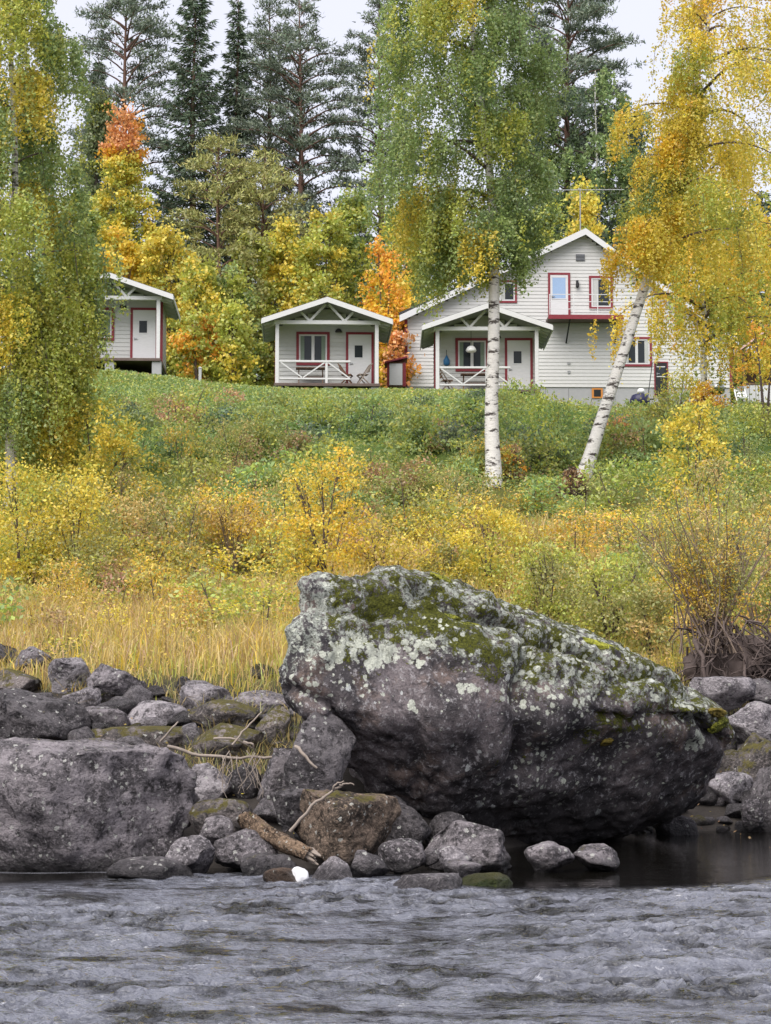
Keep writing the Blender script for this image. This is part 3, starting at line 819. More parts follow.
# ------------------------------------------------------------------ stones
def ico(sub):
    bm = bmesh.new()
    bmesh.ops.create_icosphere(bm, subdivisions=sub, radius=1.0)
    V = np.array([v.co[:] for v in bm.verts]); Fc = np.array([[v.index for v in f.verts] for f in bm.faces])
    bm.free()
    return V, Fc
ICO = {k: ico(k) for k in (3, 4, 5, 7)}
def vnormals(V, Fc):
    n = np.cross(V[Fc[:, 1]] - V[Fc[:, 0]], V[Fc[:, 2]] - V[Fc[:, 0]])
    out = np.zeros_like(V)
    for k in range(3): np.add.at(out, Fc[:, k], n)
    return out / (np.linalg.norm(out, axis=1, keepdims=True) + 1e-12)
def rock_shape(seed, sub=4, cuts=11, flat=0.0, rough=0.05, round_=0.25, tilt=0.0):
    rg = np.random.default_rng(seed)
    V, Fc = ICO[sub]
    V = V.copy()
    V *= (1 + 0.16 * fbm(V * 0.9 + seed, 2, seed))[:, None]
    for k in range(cuts):
        n = rg.normal(size=3); n[2] *= 1 - 0.4 * flat
        n /= np.linalg.norm(n)
        h = rg.uniform(0.52, 0.84)
        d = V @ n - h
        V = V - np.outer(np.where(d > 0, d * (1 - round_ * 0.25), 0), n)
    if flat:
        d = V[:, 2] - (0.55 + 0.1 * V[:, 0] * rg.uniform(-1, 1))
        V[:, 2] -= np.where(d > 0, d * 0.9 * flat, 0)
    nn = vnormals(V, Fc)
    V = V + nn * (rough * fbm(V * 2.2 + seed * 1.7, 4, seed + 5, 0.55))[:, None]
    if sub >= 4:
        V = V + nn * (rough * 0.45 * (1 - np.abs(vnoise(V * 5.5 + seed, seed + 9)) * 2))[:, None]
    if tilt:
        c, s = math.cos(tilt), math.sin(tilt)
        x, z = V[:, 0].copy(), V[:, 2].copy()
        V[:, 0] = x * c - z * s; V[:, 2] = x * s + z * c
    mn, mx = V.min(0), V.max(0)
    return (V - (mn + mx) / 2) / ((mx - mn) / 2), Fc
def add_rock(box, mat, label, Y=None, seed=None, sub=4, bury=0.22, name='stone', depth=0.85, group=None, cat='stone', **kw):
    x0, x1, y0, y1 = box
    if Y is None:
        g = ground_at((x0 + x1) / 2, y1)
        Y = g.y
    seed = seed if seed is not None else int(x0 * 7 + y0 * 13) % 9973
    V, Fc = rock_shape(seed, sub, **kw)
    a, b = at(x0, (y0 + y1) / 2, Y), at(x1, (y0 + y1) / 2, Y)
    t, bt = at((x0 + x1) / 2, y0, Y), at((x0 + x1) / 2, y1, Y)
    hw = (b.x - a.x) / 2; h = t.z - bt.z
    hh = h * (1 + bury) / 2
    dd = hw * depth
    c = Vector(((a.x + b.x) / 2, Y + dd * 0.55, t.z - hh))
    base = Vector((c.x, c.y, c.z - hh))
    V = V * np.array([hw, dd, hh]) + np.array([0, 0, hh])
    o = link(name, np_mesh(name, V, Fc, mat, smooth=True))
    o.location = base
    return tag(o, label, cat, group)

SHORE = 'stones along the river edge'
RK = [
 # box (px), material, label, options
 ((-70, 192, 738, 872), 'rock', 'large flat topped grey boulder at left edge of the water', dict(sub=5, Y=20.2, name='boulder', cat='boulder', flat=0.9, cuts=7, seed=41, rough=0.06, depth=0.55, bury=0.15)),
 ((105, 195, 858, 884), 'rockdark', 'dark flat stone awash below the large left boulder', dict(Y=19.3, flat=0.7, bury=0.6)),
 ((165, 214, 836, 876), 'rockpale', 'rounded grey stone touching right foot of the left boulder', dict(Y=19.75)),
 ((212, 278, 829, 866), 'rock', 'slanted flat sided grey stone below the driftwood log', dict(Y=20.0, tilt=0.3)),
 ((198, 234, 816, 842), 'rock', 'small rounded grey stone wedged above the slanted stone', dict(Y=20.3)),
 ((240, 300, 854, 880), 'rockdark', 'low smooth dark stone behind the small white stone', dict(Y=19.55, flat=0.4, bury=0.5)),
 ((292, 402, 790, 864), 'rockbrown', 'big angular mossy stone with a brown right end beside boulder', dict(Y=20.3, sub=5, seed=77)),
 ((308, 354, 857, 892), 'rockpale', 'pale pointed stone right of the small white stone', dict(Y=19.2, cuts=8, bury=0.4)),
 ((348, 390, 850, 882), 'rockdark', 'dark stone half in water below the mossy angular stone', dict(Y=19.5)),
 ((378, 426, 838, 868), 'rock', 'smooth oval grey stone right of the mossy angular stone', dict(Y=19.9)),
 ((423, 513, 821, 869), 'rock', 'dark stone speckled with lichen under the boulder overhang', dict(Y=20.2, sub=5, seed=15)),
 ((437, 473, 846, 867), 'rockpale', 'small rounded stone in front of the speckled stone', dict(Y=19.75)),
 ((443, 482, 861, 877), 'rock', 'low flat stone at the water in front of speckled stone', dict(Y=19.45, flat=0.6, bury=0.5)),
 ((384, 464, 875, 899), 'rockpale', 'long flat pale stone lying awash beside green algae', dict(Y=18.3, flat=0.8, bury=0.6)),
 ((448, 518, 873, 893), 'rockalgae', 'green algae covered stone just under the water surface', dict(Y=18.7, flat=0.7, bury=1.0)),
 ((525, 576, 842, 870), 'rock', 'wedge shaped grey stone alone under the boulder, left of two', dict(Y=20.0, seed=8)),
 ((574, 622, 845, 868), 'rock', 'low peaked grey stone alone under the boulder, right of two', dict(Y=20.1, seed=9)),
 ((420, 440, 848, 864), 'rockdark', 'small dark pebble between oval stone and speckled stone', dict(Y=20.0)),
 ((372, 432, 796, 850), 'rockdark', 'dark stone deep in the shade under left part of the boulder', dict(Y=21.4, seed=81)),
 ((425, 470, 812, 850), 'rockdark', 'low black wet stone behind the lichen speckled stone', dict(Y=21.5, seed=82)),
 # upper bank, left
 ((12, 51, 646, 674), 'rock', 'rounded stone at the grass edge, far left of upper bank', {}),
 ((44, 92, 657, 694), 'rockpale', 'blocky pale topped stone at grass edge, left of pointed slab', {}),
 ((85, 145, 663, 707), 'rock', 'pointed slab leaning up from stones at the grass edge', dict(seed=31, cuts=7, tilt=0.35, sub=5)),
 ((60, 102, 685, 711), 'rockpale', 'smooth pale stone in front of the pointed slab', {}),
 ((-20, 87, 688, 745), 'rockdark', 'broad dark hump backed stone behind the large left boulder', dict(sub=5, seed=52)),
 ((122, 186, 700, 728), 'rockpale', 'wide low pale stone above the flat mossy slab', dict(flat=0.5)),
 ((74, 128, 706, 731), 'rock', 'low grey stone between hump backed stone and pale stone', dict(flat=0.4)),
 ((174, 191, 676, 694), 'rockdark', 'small dark round stone standing in grass edge', {}),
 ((176, 235, 684, 711), 'rockpale', 'flat bluish grey stone behind the mossy domed stone', dict(flat=0.6)),
 ((186, 258, 699, 731), 'rockmoss', 'domed olive mossy stone in middle of upper bank', dict(seed=5)),
 ((80, 206, 726, 748), 'rockmoss', 'long flat mossy slab above the large left boulder', dict(flat=0.9, depth=0.4, bury=0.5)),
 ((190, 265, 723, 762), 'rockmoss', 'mossy stone under the long bleached stick', dict(seed=6)),
 ((176, 232, 763, 804), 'rockpale', 'light angular stone right of the large left boulder', dict(seed=61)),
 ((255, 328, 748, 814), 'rock', 'rounded layered stone with moss left of the boulder base', dict(sub=5, seed=19)),
 ((283, 356, 712, 782), 'rockdark', 'purplish stone leaning against left end of the boulder', dict(sub=5, Y=20.9, seed=33, bury=0.4)),
 ((270, 324, 788, 826), 'rockdark', 'dark rounded stone below the layered stone', dict(Y=20.6)),
 ((188, 252, 798, 834), 'rockmoss', 'low dark mossy stone right beside large left boulder', dict(Y=20.7)),
 ((228, 262, 762, 800), 'rockdark', 'dark upright stone behind the driftwood log', {}),
 ((255, 292, 705, 742), 'rockmoss', 'tan and olive mossy stone close to the boulder left end', {}),
 ((228, 290, 690, 714), 'rock', 'low grey stone at grass edge near boulder left end', {}),
 ((-30, 16, 640, 668), 'rockdark', 'dark stone at grass edge cut by the left frame edge', {}),
 ((-15, 40, 668, 696), 'rockmoss', 'moss topped stone above hump backed stone at left edge', {}),
 # right bank
 ((693, 759, 676, 706), 'rockpale', 'pale flat stone with brown top under the root tangle', dict(flat=0.5, Y=29.0)),
 ((722, 800, 701, 745), 'rockpale', 'broad pale purple stone at right edge below flat stone', dict(Y=28.3, seed=71)),
 ((728, 812, 733, 786), 'rockmoss', 'large olive moss covered stone at the right edge', dict(Y=27.4, seed=72, sub=5)),
 ((708, 756, 772, 806), 'rockpale', 'pale stone right of the boulder at the dark water', dict(Y=26.6, flat=0.3)),
 ((750, 815, 762, 830), 'rockdark', 'dark stone at right edge standing in the water', dict(Y=25.8, seed=73)),
 ((742, 764, 798, 826), 'rock', 'small grey stone at foot of dark right edge stone', dict(Y=25.6)),
 ((655, 700, 815, 838), 'rockdark', 'low dark stone in shade under right end of boulder', dict(Y=25.2, flat=0.5, bury=0.6)),
 ((718, 752, 676, 698), 'rockdark', 'dark stone beneath the root tangle, left of two', dict(Y=29.6)),
 ((745, 785, 678, 702), 'rockdark', 'dark stone beneath the root tangle, right of two', dict(Y=29.6)),
 ((262, 300, 868, 884), 'rockwet', 'wet brown stone half under water beside the white stone', dict(Y=19.0, flat=0.4, bury=0.6)),
 ((290, 309, 867, 885), 'quartz', 'small bright white stone at the water line', dict(Y=19.0, sub=4, bury=0.4, cuts=9, rough=0.05)),
]
for box, mk, label, opt in RK:
    opt = dict(opt)
    opt.setdefault('group', SHORE)
    add_rock(box, M[mk], label, **opt)
# cobbles filling the gaps between the named stones
protos = []
for k in range(7):
    V, Fc = rock_shape(900 + k, 3, cuts=9, rough=0.05)
    protos.append([np_mesh('cobble', V, Fc, M[mk], smooth=True) for mk in ('rock', 'rockdark', 'rockpale', 'rockmoss')])
rg = np.random.default_rng(5)
n_c = 0
while n_c < 298:
    x = rg.uniform(-6.5, 8.0) if n_c % 3 else rg.uniform(3.2, 8.0); y = rg.uniform(20.0, 31.5)
    sh_ = 5.5 * float(sstep(-0.6, 3.6, x)) * (1 - float(sstep(28, 50, y)))
    ye = y - sh_
    if not (19.9 < ye < 26.2) or (ye > 25.0 and rg.random() < 0.5): continue
    z = Hs(x, y)
    px, py = pix((x, y, z))
    if px < -110 or px > 930: continue
    if 355 < px < 640 and not (20.0 < ye < 21.6 and px < 520 and n_c % 3 == 0): continue
    s = rg.uniform(0.07, 0.24) * (0.8 if ye < 21 else 1.0)
    o = link('cobble', protos[rg.integers(7)][rg.choice(4, p=[0.35, 0.3, 0.2, 0.15])])
    o.location = (x, y, z + s * 0.25)
    o.scale = (s * rg.uniform(0.9, 1.5), s * rg.uniform(0.8, 1.2), s * rg.uniform(0.5, 0.8))
    o.rotation_euler = (rg.uniform(-.3, .3), rg.uniform(-.3, .3), rg.uniform(0, 6.28))
    far = 'up by the grass' if py < 705 else ('in the middle of the bank' if py < 770 else 'down near the water')
    where = 'at far left' if px < 110 else ('left of the great boulder' if px < 360 else 'right of the great boulder')
    tag(o, f'small rough cobble {far}, {where}', 'cobble', f'cobbles {far}, {where}')
    n_c += 1

# ------------------------------------------------------------------ the great boulder
OUT = [(300, 578), (318, 573), (350, 571), (390, 570), (412, 576), (432, 581), (470, 598), (515, 614), (560, 629), (600, 643), (640, 657), (675, 678), (705, 700), (725, 710),
       (729, 735), (724, 765), (712, 795), (690, 818), (650, 835), (600, 846), (540, 852), (480, 850), (430, 843), (392, 822), (366, 795), (345, 765), (318, 735), (298, 712), (287, 690), (285, 660), (287, 630), (297, 605)]
BC = np.array([505.0, 716.0])
poly = np.array(OUT, dtype=float)
def sil_radius(phi):
    """distance from BC to the outline in direction phi (image y down)"""
    d = np.stack([np.cos(phi), np.sin(phi)], 1)
    best = np.zeros(len(phi))
    for k in range(len(poly)):
        a, b = poly[k] - BC, poly[(k + 1) % len(poly)] - BC
        e = b - a
        den = d[:, 0] * e[1] - d[:, 1] * e[0]
        den = np.where(np.abs(den) < 1e-9, 1e-9, den)
        t = (a[0] * e[1] - a[1] * e[0]) / den
        u = (a[0] * d[:, 1] - a[1] * d[:, 0]) / den
        ok = (u >= -1e-6) & (u <= 1 + 1e-6) & (t > 0)
        best = np.where(ok & (t > best), t, best)
    return best
def boulder_depth(px): return 21.6 + (px - 300) / 430.0 * 2.6
V0, BF = ICO[7]
rad = np.sqrt(V0[:, 0] ** 2 + V0[:, 2] ** 2)
phi = np.arctan2(-V0[:, 2], V0[:, 0])
s_ = np.clip(rad, 0, 1) ** 0.62
d_ = np.sign(V0[:, 1]) * np.abs(V0[:, 1]) ** 0.62
R = sil_radius(phi)
PX = BC[0] + R * s_ * np.cos(phi); PY = BC[1] + R * s_ * np.sin(phi)
xc, yc = (PX - 385.5) / F, (512 - PY) / F
Yb = boulder_depth(PX)
t_ = Yb / (CT - yc * ST)
BV = np.stack([xc * t_, Yb, CAM_Z + (ST + yc * CT) * t_], 1)
dep = np.where(d_ < 0, 0.95, 1.6)
BV[:, 1] += d_ * dep
zc = BV[:, 2]
BV[:, 1] += 0.72 * np.clip(1.55 - zc, 0, 3) * (1 + 0.25 * np.clip(-d_, 0, 1))           # undercut below
BV[:, 1] += 0.32 * np.clip(zc - 1.45, 0, 2) * (-d_) * (d_ < 0)             # upper face leans back
bn = vnormals(BV, BF)
front = np.clip(-d_, 0, 1)
wx1, wy1 = 6 * fbm(BV * 2.2, 3, 91), 6 * fbm(BV * 2.2 + 9, 3, 92)
def seg_dist(pts):
    PX, PY = globals()['PX'] + wx1, globals()['PY'] + wy1
    best = np.full(len(PX), 1e9)
    for (ax, ay), (bx, by) in zip(pts[:-1], pts[1:]):
        ex, ey = bx - ax, by - ay
        u = np.clip(((PX - ax) * ex + (PY - ay) * ey) / (ex * ex + ey * ey), 0, 1)
        best = np.minimum(best, np.hypot(PX - ax - u * ex, PY - ay - u * ey))
    return best
wob = 5 * vnoise(BV * 2.5, 91) + 2.5 * vnoise(BV * 7, 92)
disp = 0.085 * fbm(BV * 0.75 + 3.1, 3, 61, 0.5) + 0.055 * fbm(BV * 2.6, 4, 62, 0.6)
disp += 0.022 * (1 - 2 * np.abs(vnoise(BV * 6.0, 63))) + 0.010 * fbm(BV * 16, 3, 66, 0.6)
for pts, dp, w in (([(425, 592), (470, 618), (520, 640), (600, 660), (690, 700)], 0.11, 6),
                   ([(518, 640), (514, 690), (506, 760)], 0.10, 7), ([(585, 712), (630, 712), (690, 716), (722, 740)], 0.09, 4),
                   ([(290, 690), (330, 700), (352, 740)], 0.07, 5), ([(300, 600), (340, 612), (400, 618)], 0.04, 5)):
    disp -= 1.7 * dp * np.exp(-(seg_dist(pts) / w) ** 2) * (front > 0.1)
# ledge: the band under the crest stands proud of the face below the crack
ridge_y = np.interp(PX, [285, 425, 470, 520, 600, 690, 730], [560, 592, 618, 640, 660, 700, 720])
disp += 0.07 * sstep(0, 14, PY - ridge_y + wob) * front * (PX > 420)
disp += 0.10 * sstep(0, 60, 520 - PX) * front * sstep(-40, 40, PY - 640) - 0.04 * front * (PX < 340)
BV = BV + bn * disp[:, None]
# where lichen and moss grow on the face (natural growth, its own shapes)
lich = np.zeros(len(PX)); moss = np.zeros(len(PX)); crust = np.zeros(len(PX))
jit = 6 * fbm(BV * 5, 3, 71)
for cx_, cy_, rx_, ry_ in ((352, 645, 18, 13), (380, 655, 22, 11), (405, 650, 16, 12), (424, 648, 12, 14), (338, 656, 8, 7), (370, 666, 15, 7), (418, 663, 10, 6), (330, 668, 6, 5),
                           (458, 692, 13, 11), (492, 701, 7, 10), (382, 692, 6, 8), (367, 684, 4, 5), (410, 706, 6, 6), (572, 640, 4, 3), (640, 700, 4, 4), (580, 709, 4, 5), (445, 685, 4, 4),
                           (543, 676, 5, 4), (650, 752, 3, 3), (600, 675, 6, 6), (690, 740, 12, 14)):
    q = np.hypot((PX - cx_) / rx_, (PY - cy_) / ry_) + jit * 0.05
    lich = np.maximum(lich, 1 - sstep(0.55, 1.35, q))
for cx_, cy_, rx_, ry_, w in ((385, 605, 34, 22, .8), (430, 622, 40, 22, .9), (462, 645, 30, 26, .85), (400, 640, 20, 14, .6), (480, 670, 26, 20, .6), (330, 620, 18, 10, .4), (350, 600, 22, 14, .5),
                              (530, 660, 50, 22, .55), (600, 670, 60, 22, .5), (610, 722, 40, 12, .6), (580, 735, 22, 14, .5), (680, 705, 30, 14, .55), (560, 700, 24, 18, .3), (500, 640, 20, 20, .5)):
    q = np.hypot((PX - cx_) / rx_, (PY - cy_) / ry_)
    moss = np.maximum(moss, w * np.exp(-q ** 2 * 0.9))
crust = 1 - sstep(-25, 45, PY - np.interp(PX, [285, 340, 430, 520, 600, 730], [672, 668, 652, 690, 700, 735]) + 10 * fbm(BV * 1.6, 3, 75))
crust = np.maximum(crust, 0.6 * np.exp(-(((PX - 500) / 26) ** 2 + ((PY - 745) / 20) ** 2)))
moss = np.maximum(moss, 0.50 * crust * (PX > 330))
lich = np.maximum(lich, np.clip(0.25 + 0.26 * crust + 0.25 * fbm(BV * 1.1, 2, 95), 0, 0.6))
back = d_ > 0.25
lich[back] = 0; moss[back] = 0.4
attr = np.stack([lich, moss, crust], 1)
def boulder_mat():
    m, n, l = new_mat('great_boulder_stone')
    co = obj_co(n)
    a = N(n, 'ShaderNodeAttribute', attribute_name='tint')
    sp = n.new('ShaderNodeSeparateColor'); l.new(a.outputs['Color'], sp.inputs[0])
    big = noise_n(n, l, co, 1.2, 5, 0.6); med = noise_n(n, l, co, 5.0, 6, 0.68); fine = noise_n(n, l, co, 17, 6, 0.72); tiny = noise_n(n, l, co, 46, 4, 0.7)
    c = mixc(n, l, ramp(n, l, big, [(0.42, 0.0), (0.58, 1.0)]), (0.062, 0.056, 0.059), (0.19, 0.163, 0.168))
    pink = ramp(n, l, noise_n(n, l, co, 1.9, 4, 0.6), [(0.54, 0.0), (0.66, 0.7)])
    c = mixc(n, l, pink, c, (0.25, 0.18, 0.15))
    c = mixc(n, l, ramp(n, l, med, [(0.36, 0.9), (0.48, 0.0)]), c, (0.035, 0.032, 0.036))
    c = mixc(n, l, ramp(n, l, tiny, [(0.40, 0.55), (0.52, 0.0)]), c, (0.05, 0.045, 0.05))
    c = mixc(n, l, ramp(n, l, fine, [(0.54, 0.0), (0.64, 0.75)]), c, (0.42, 0.40, 0.41))
    # pale grey green crust over the upper part, broken by noise
    k = math_n(n, l, 'ADD', math_n(n, l, 'MULTIPLY', sp.outputs[2], 0.29), math_n(n, l, 'ADD', math_n(n, l, 'MULTIPLY', fine, 0.55), math_n(n, l, 'MULTIPLY', med, 0.45)))
    crust_c = mixc(n, l, ramp(n, l, tiny, [(0.38, 0.0), (0.62, 1.0)]), (0.20, 0.215, 0.18), (0.48, 0.505, 0.455))
    crust_c = mixc(n, l, ramp(n, l, noise_n(n, l, co, 30, 4, 0.6), [(0.36, 0.9), (0.46, 0.0)]), crust_c, (0.05, 0.05, 0.045))
    c = mixc(n, l, ramp(n, l, k, [(0.74, 0.0), (0.80, 0.95)]), c, crust_c)
    # scattered white lichen rings
    vo = N(n, 'ShaderNodeTexVoronoi', Scale=7.0); 
    wv = n.new('ShaderNodeVectorMath'); wv.operation = 'MULTIPLY_ADD'
    l.new(noise_n(n, l, co, 20, 3, 0.6, 'Color'), wv.inputs[0]); wv.inputs[1].default_value = (0.09, 0.09, 0.09); l.new(co, wv.inputs[2])
    l.new(wv.outputs[0], vo.inputs['Vector'])
    sc = n.new('ShaderNodeSeparateColor'); l.new(vo.outputs['Color'], sc.inputs[0])
    ring = math_n(n, l, 'MULTIPLY', math_n(n, l, 'LESS_THAN', sc.outputs[0], 0.30), math_n(n, l, 'LESS_THAN', vo.outputs['Distance'], math_n(n, l, 'MULTIPLY', sc.outputs[1], 0.30)))
    c = mixc(n, l, math_n(n, l, 'MULTIPLY', ring, 0.75), c, (0.54, 0.56, 0.55))
    # dark olive moss
    mm = math_n(n, l, 'ADD', math_n(n, l, 'MULTIPLY', sp.outputs[1], 0.30), math_n(n, l, 'ADD', math_n(n, l, 'MULTIPLY', noise_n(n, l, co, 8, 4, 0.6), 0.5), math_n(n, l, 'MULTIPLY', tiny, 0.4)))
    mossc = mixc(n, l, ramp(n, l, tiny, [(0.35, 0.0), (0.7, 1.0)]), (0.02, 0.024, 0.006), (0.13, 0.135, 0.02))
    mk = ramp(n, l, mm, [(0.595, 0.0), (0.62, 1.0)])
    c = mixc(n, l, mk, c, mossc)
    # the big cream lichen patch and pale discs
    # rosettes: each cell of the growth has its own radius, so patches break into dots at their edge
    wv2 = n.new('ShaderNodeVectorMath'); wv2.operation = 'MULTIPLY_ADD'
    l.new(noise_n(n, l, co, 26, 4, 0.65, 'Color'), wv2.inputs[0]); wv2.inputs[1].default_value = (0.07, 0.07, 0.07); l.new(co, wv2.inputs[2])
    vo2 = N(n, 'ShaderNodeTexVoronoi', Scale=12.0); l.new(wv2.outputs[0], vo2.inputs['Vector'])
    s3 = n.new('ShaderNodeSeparateColor'); l.new(vo2.outputs['Color'], s3.inputs[0])
    rr = math_n(n, l, 'ADD', math_n(n, l, 'MULTIPLY', sp.outputs[0], 0.95), math_n(n, l, 'MULTIPLY', s3.outputs[0], -0.42))
    lf = ramp(n, l, math_n(n, l, 'SUBTRACT', rr, vo2.outputs['Distance']), [(0.0, 0.0), (0.07, 0.9)])
    c = mixc(n, l, lf, c, mixc(n, l, ramp(n, l, tiny, [(0.35, 0.0), (0.65, 1.0)]), (0.38, 0.40, 0.33), (0.64, 0.66, 0.58)))
    # overhang shade painted dark onto the foot of the stone, with a ragged edge
    g2 = n.new('ShaderNodeNewGeometry'); s2 = n.new('ShaderNodeSeparateXYZ'); l.new(g2.outputs['Position'], s2.inputs[0])
    zz = math_n(n, l, 'ADD', s2.outputs['Z'], math_n(n, l, 'MULTIPLY', med, -0.9))
    foot = ramp(n, l, math_n(n, l, 'ADD', math_n(n, l, 'MULTIPLY', zz, 0.5), 0.5), [(0.46, 1.0), (0.62, 0.0)])
    c = mixc(n, l, math_n(n, l, 'MULTIPLY', foot, 0.8), c, (0.022, 0.020, 0.022))
    h = math_n(n, l, 'ADD', math_n(n, l, 'ADD', med, math_n(n, l, 'MULTIPLY', fine, 0.6)), math_n(n, l, 'ADD', math_n(n, l, 'MULTIPLY', mk, 0.25), math_n(n, l, 'MULTIPLY', tiny, 0.3)))
    finish(n, l, c, 0.9, h, 0.05, 0.2)
    return m
gb = empty('great_boulder', (1.2, 22.8, 0.0))
tag(gb, 'huge lichen covered boulder with mossy top rising from the river edge', 'boulder')
bo = link('rock', np_mesh('rock', BV - np.array([1.2, 22.8, 0.0]), BF, boulder_mat(), attr, smooth=True), gb)
# moss cushions, each a lumpy pad lying on the stone
def moss_pad(px, py, rx, ry, mat, seed, thick=0.05):
    dd2 = (PX - px) ** 2 + (PY - py) ** 2 + np.where(d_ > 0.1, 1e6, 0)
    i = int(np.argmin(dd2))
    p, nrm = Vector(BV[i]), Vector(bn[i])
    k = p.y / F
    V, Fc = rock_shape(seed, 4, cuts=3, rough=0.12)
    V = V + 0.10 * vnoise(V * 4, seed)[:, None] * V
    ux = Vector((1, 0.28, 0)); ux = (ux - nrm * ux.dot(nrm)).normalized(); uy = nrm.cross(ux)
    W = np.outer(V[:, 0] * rx * k, ux) + np.outer(V[:, 1] * ry * k, uy) + np.outer(V[:, 2] * thick, nrm)
    o = link('moss_cushion', np_mesh('moss_cushion', W, Fc, mat, smooth=True), gb)
    o.location = p - Vector((1.2, 22.8, 0))
for px, py, rx, ry, mk, th in ((597, 644, 24, 7, 'moss', .05), (582, 652, 8, 5, 'moss', .04), (708, 712, 17, 5, 'mossdull', .07), (712, 722, 15, 8, 'moss', .06), (449, 617, 12, 4, 'moss', .04), (470, 627, 20, 5, 'moss', .04), (440, 584, 14, 4, 'moss', .04), (601, 741, 8, 6, 'mossdull', .04)):
    moss_pad(px, py, rx, ry, M[mk], int(px), th)

# ------------------------------------------------------------------ driftwood
def stick(name, pts, r0, r1, mat, label, cat='stick', forks=()):
    e = empty(name, pts[0])
    tag(e, label, cat)
    o0 = Vector(pts[0])
    def smooth(ps):
        ps = [Vector(p) - o0 for p in ps]
        out = []
        for a, b in zip(ps[:-1], ps[1:]):
            for k in range(4): out.append(a.lerp(b, k / 4) + Vector((random.uniform(-1, 1), random.uniform(-1, 1), random.uniform(-1, 1))) * r0 * 0.5)
        return out + [ps[-1]]
    sp = smooth(pts)
    MB().tube(sp, np.linspace(r0, r1, len(sp)), 7).build('stem', mat, e, True)
    for fk in forks:
        sp = smooth(fk)
        MB().tube(sp, np.linspace(r0 * 0.7, r1 * 0.6, len(sp)), 6).build('side_branch', mat, e, True)
Yd = 20.1
stick('driftwood_stick', [at(290, 832, Yd - .25), at(312, 806, Yd - .3), at(332, 791, Yd - .3), at(343, 785, Yd - .3)], 0.018, 0.010, M['driftwood'], 'pale forked stick like an antler lying on the mossy angular stone', 'stick',
      [[at(332, 791, Yd - .3), at(336, 783, Yd - .35), at(344, 781, Yd - .35)], [at(340, 786, Yd - .3), at(347, 783, Yd - .3), at(354, 785, Yd - .3)]])
stick('driftwood_stick', [at(168, 747, 21.6), at(200, 755, 21.6), at(240, 758, 21.5), at(272, 757, 21.5)], 0.02, 0.014, M['driftwood'], 'long bleached stick lying level across the mossy stones', 'stick')
stick('driftwood_stick', [at(296, 746, 20.7), at(306, 757, 20.6), at(317, 768, 20.6)], 0.02, 0.012, M['driftwood'], 'short pale stick leaning against the layered stone', 'stick')
stick('driftwood_stick', [at(232, 745, 21.3), at(246, 728, 21.4), at(262, 712, 21.5)], 0.012, 0.008, M['driftwood'], 'thin grey stick slanting up toward the boulder', 'stick')
for i, (a, b) in enumerate((((160, 742), (178, 722)), ((214, 738), (252, 748)), ((244, 742), (256, 754)))):
    stick('driftwood_stick', [at(*a, 21.5), at((a[0] + b[0]) / 2 + 3, (a[1] + b[1]) / 2 - 4, 21.4), at(*b, 21.5)], 0.013, 0.008, M['driftwood'],
          ['short upright pale stick above the left boulder', 'thin stick crossing the mossy stone under the long stick', 'tiny stick stub beside the layered stone'][i], 'stick')
lg = empty('driftwood_log', at(278, 838, 20.0))
tag(lg, 'split brown driftwood log lying among stones near the water', 'log')
pa, pb = at(246, 820, 20.25), at(312, 856, 19.75)
ax = (pb - pa); LL = ax.length
lg.location = pa
lg.rotation_euler = ax.to_track_quat('Z', 'Y').to_euler()
zt_ = np.linspace(0, LL, 40)
lv, lf_ = tube_np([(0.02 * math.sin(z * 5), 0.015 * math.cos(z * 7), z) for z in zt_], 0.105 * (1 - 0.22 * (zt_ / LL) ** 2), 28)
ang_ = np.arctan2(lv[:, 1], lv[:, 0])
groove = 0.020 * vnoise(np.stack([np.cos(ang_) * 4, np.sin(ang_) * 4, lv[:, 2] * 1.6], 1), 8) + 0.012 * vnoise(np.stack([np.cos(ang_) * 10, np.sin(ang_) * 10, lv[:, 2] * 3], 1), 18) - 0.035 * (np.cos(ang_ - 1.2) > 0.6)
lv[:, :2] *= (1 + groove / 0.1)[:, None]
link('trunk_piece', np_mesh('trunk_piece', lv, lf_, M['brownlog'], smooth=True), lg)
for zz, mk in ((0.0, 'brownlog'), (LL, 'driftwood')):
    for k in range(7):
        a_ = k * 0.9; r_ = 0.045 if k else 0
        MB().tube([(r_ * math.cos(a_), r_ * math.sin(a_), zz - 0.05), (r_ * math.cos(a_), r_ * math.sin(a_), zz + (0.05 + 0.03 * (k % 3)) * (1 if zz else -0.6))], [0.035, 0.006], 6).build('splinter', M[mk], lg)
# roots hanging between the stones
rt = empty('root_clump', at(236, 770, 21.0)); tag(rt, 'clump of dry pale roots hanging between the stones', 'roots')
for k in range(16):
    px0 = random.uniform(222, 262); p0 = at(px0, random.uniform(750, 764), 21.1) - rt.location
    pts = [p0]
    for j in range(4): pts.append(pts[-1] + Vector((random.uniform(-.08, .07), random.uniform(-.06, .02), -random.uniform(.05, .13))))
    MB().tube(pts, np.linspace(0.006, 0.0025, 5), 5).build('root', M['driftwood'], rt, True)
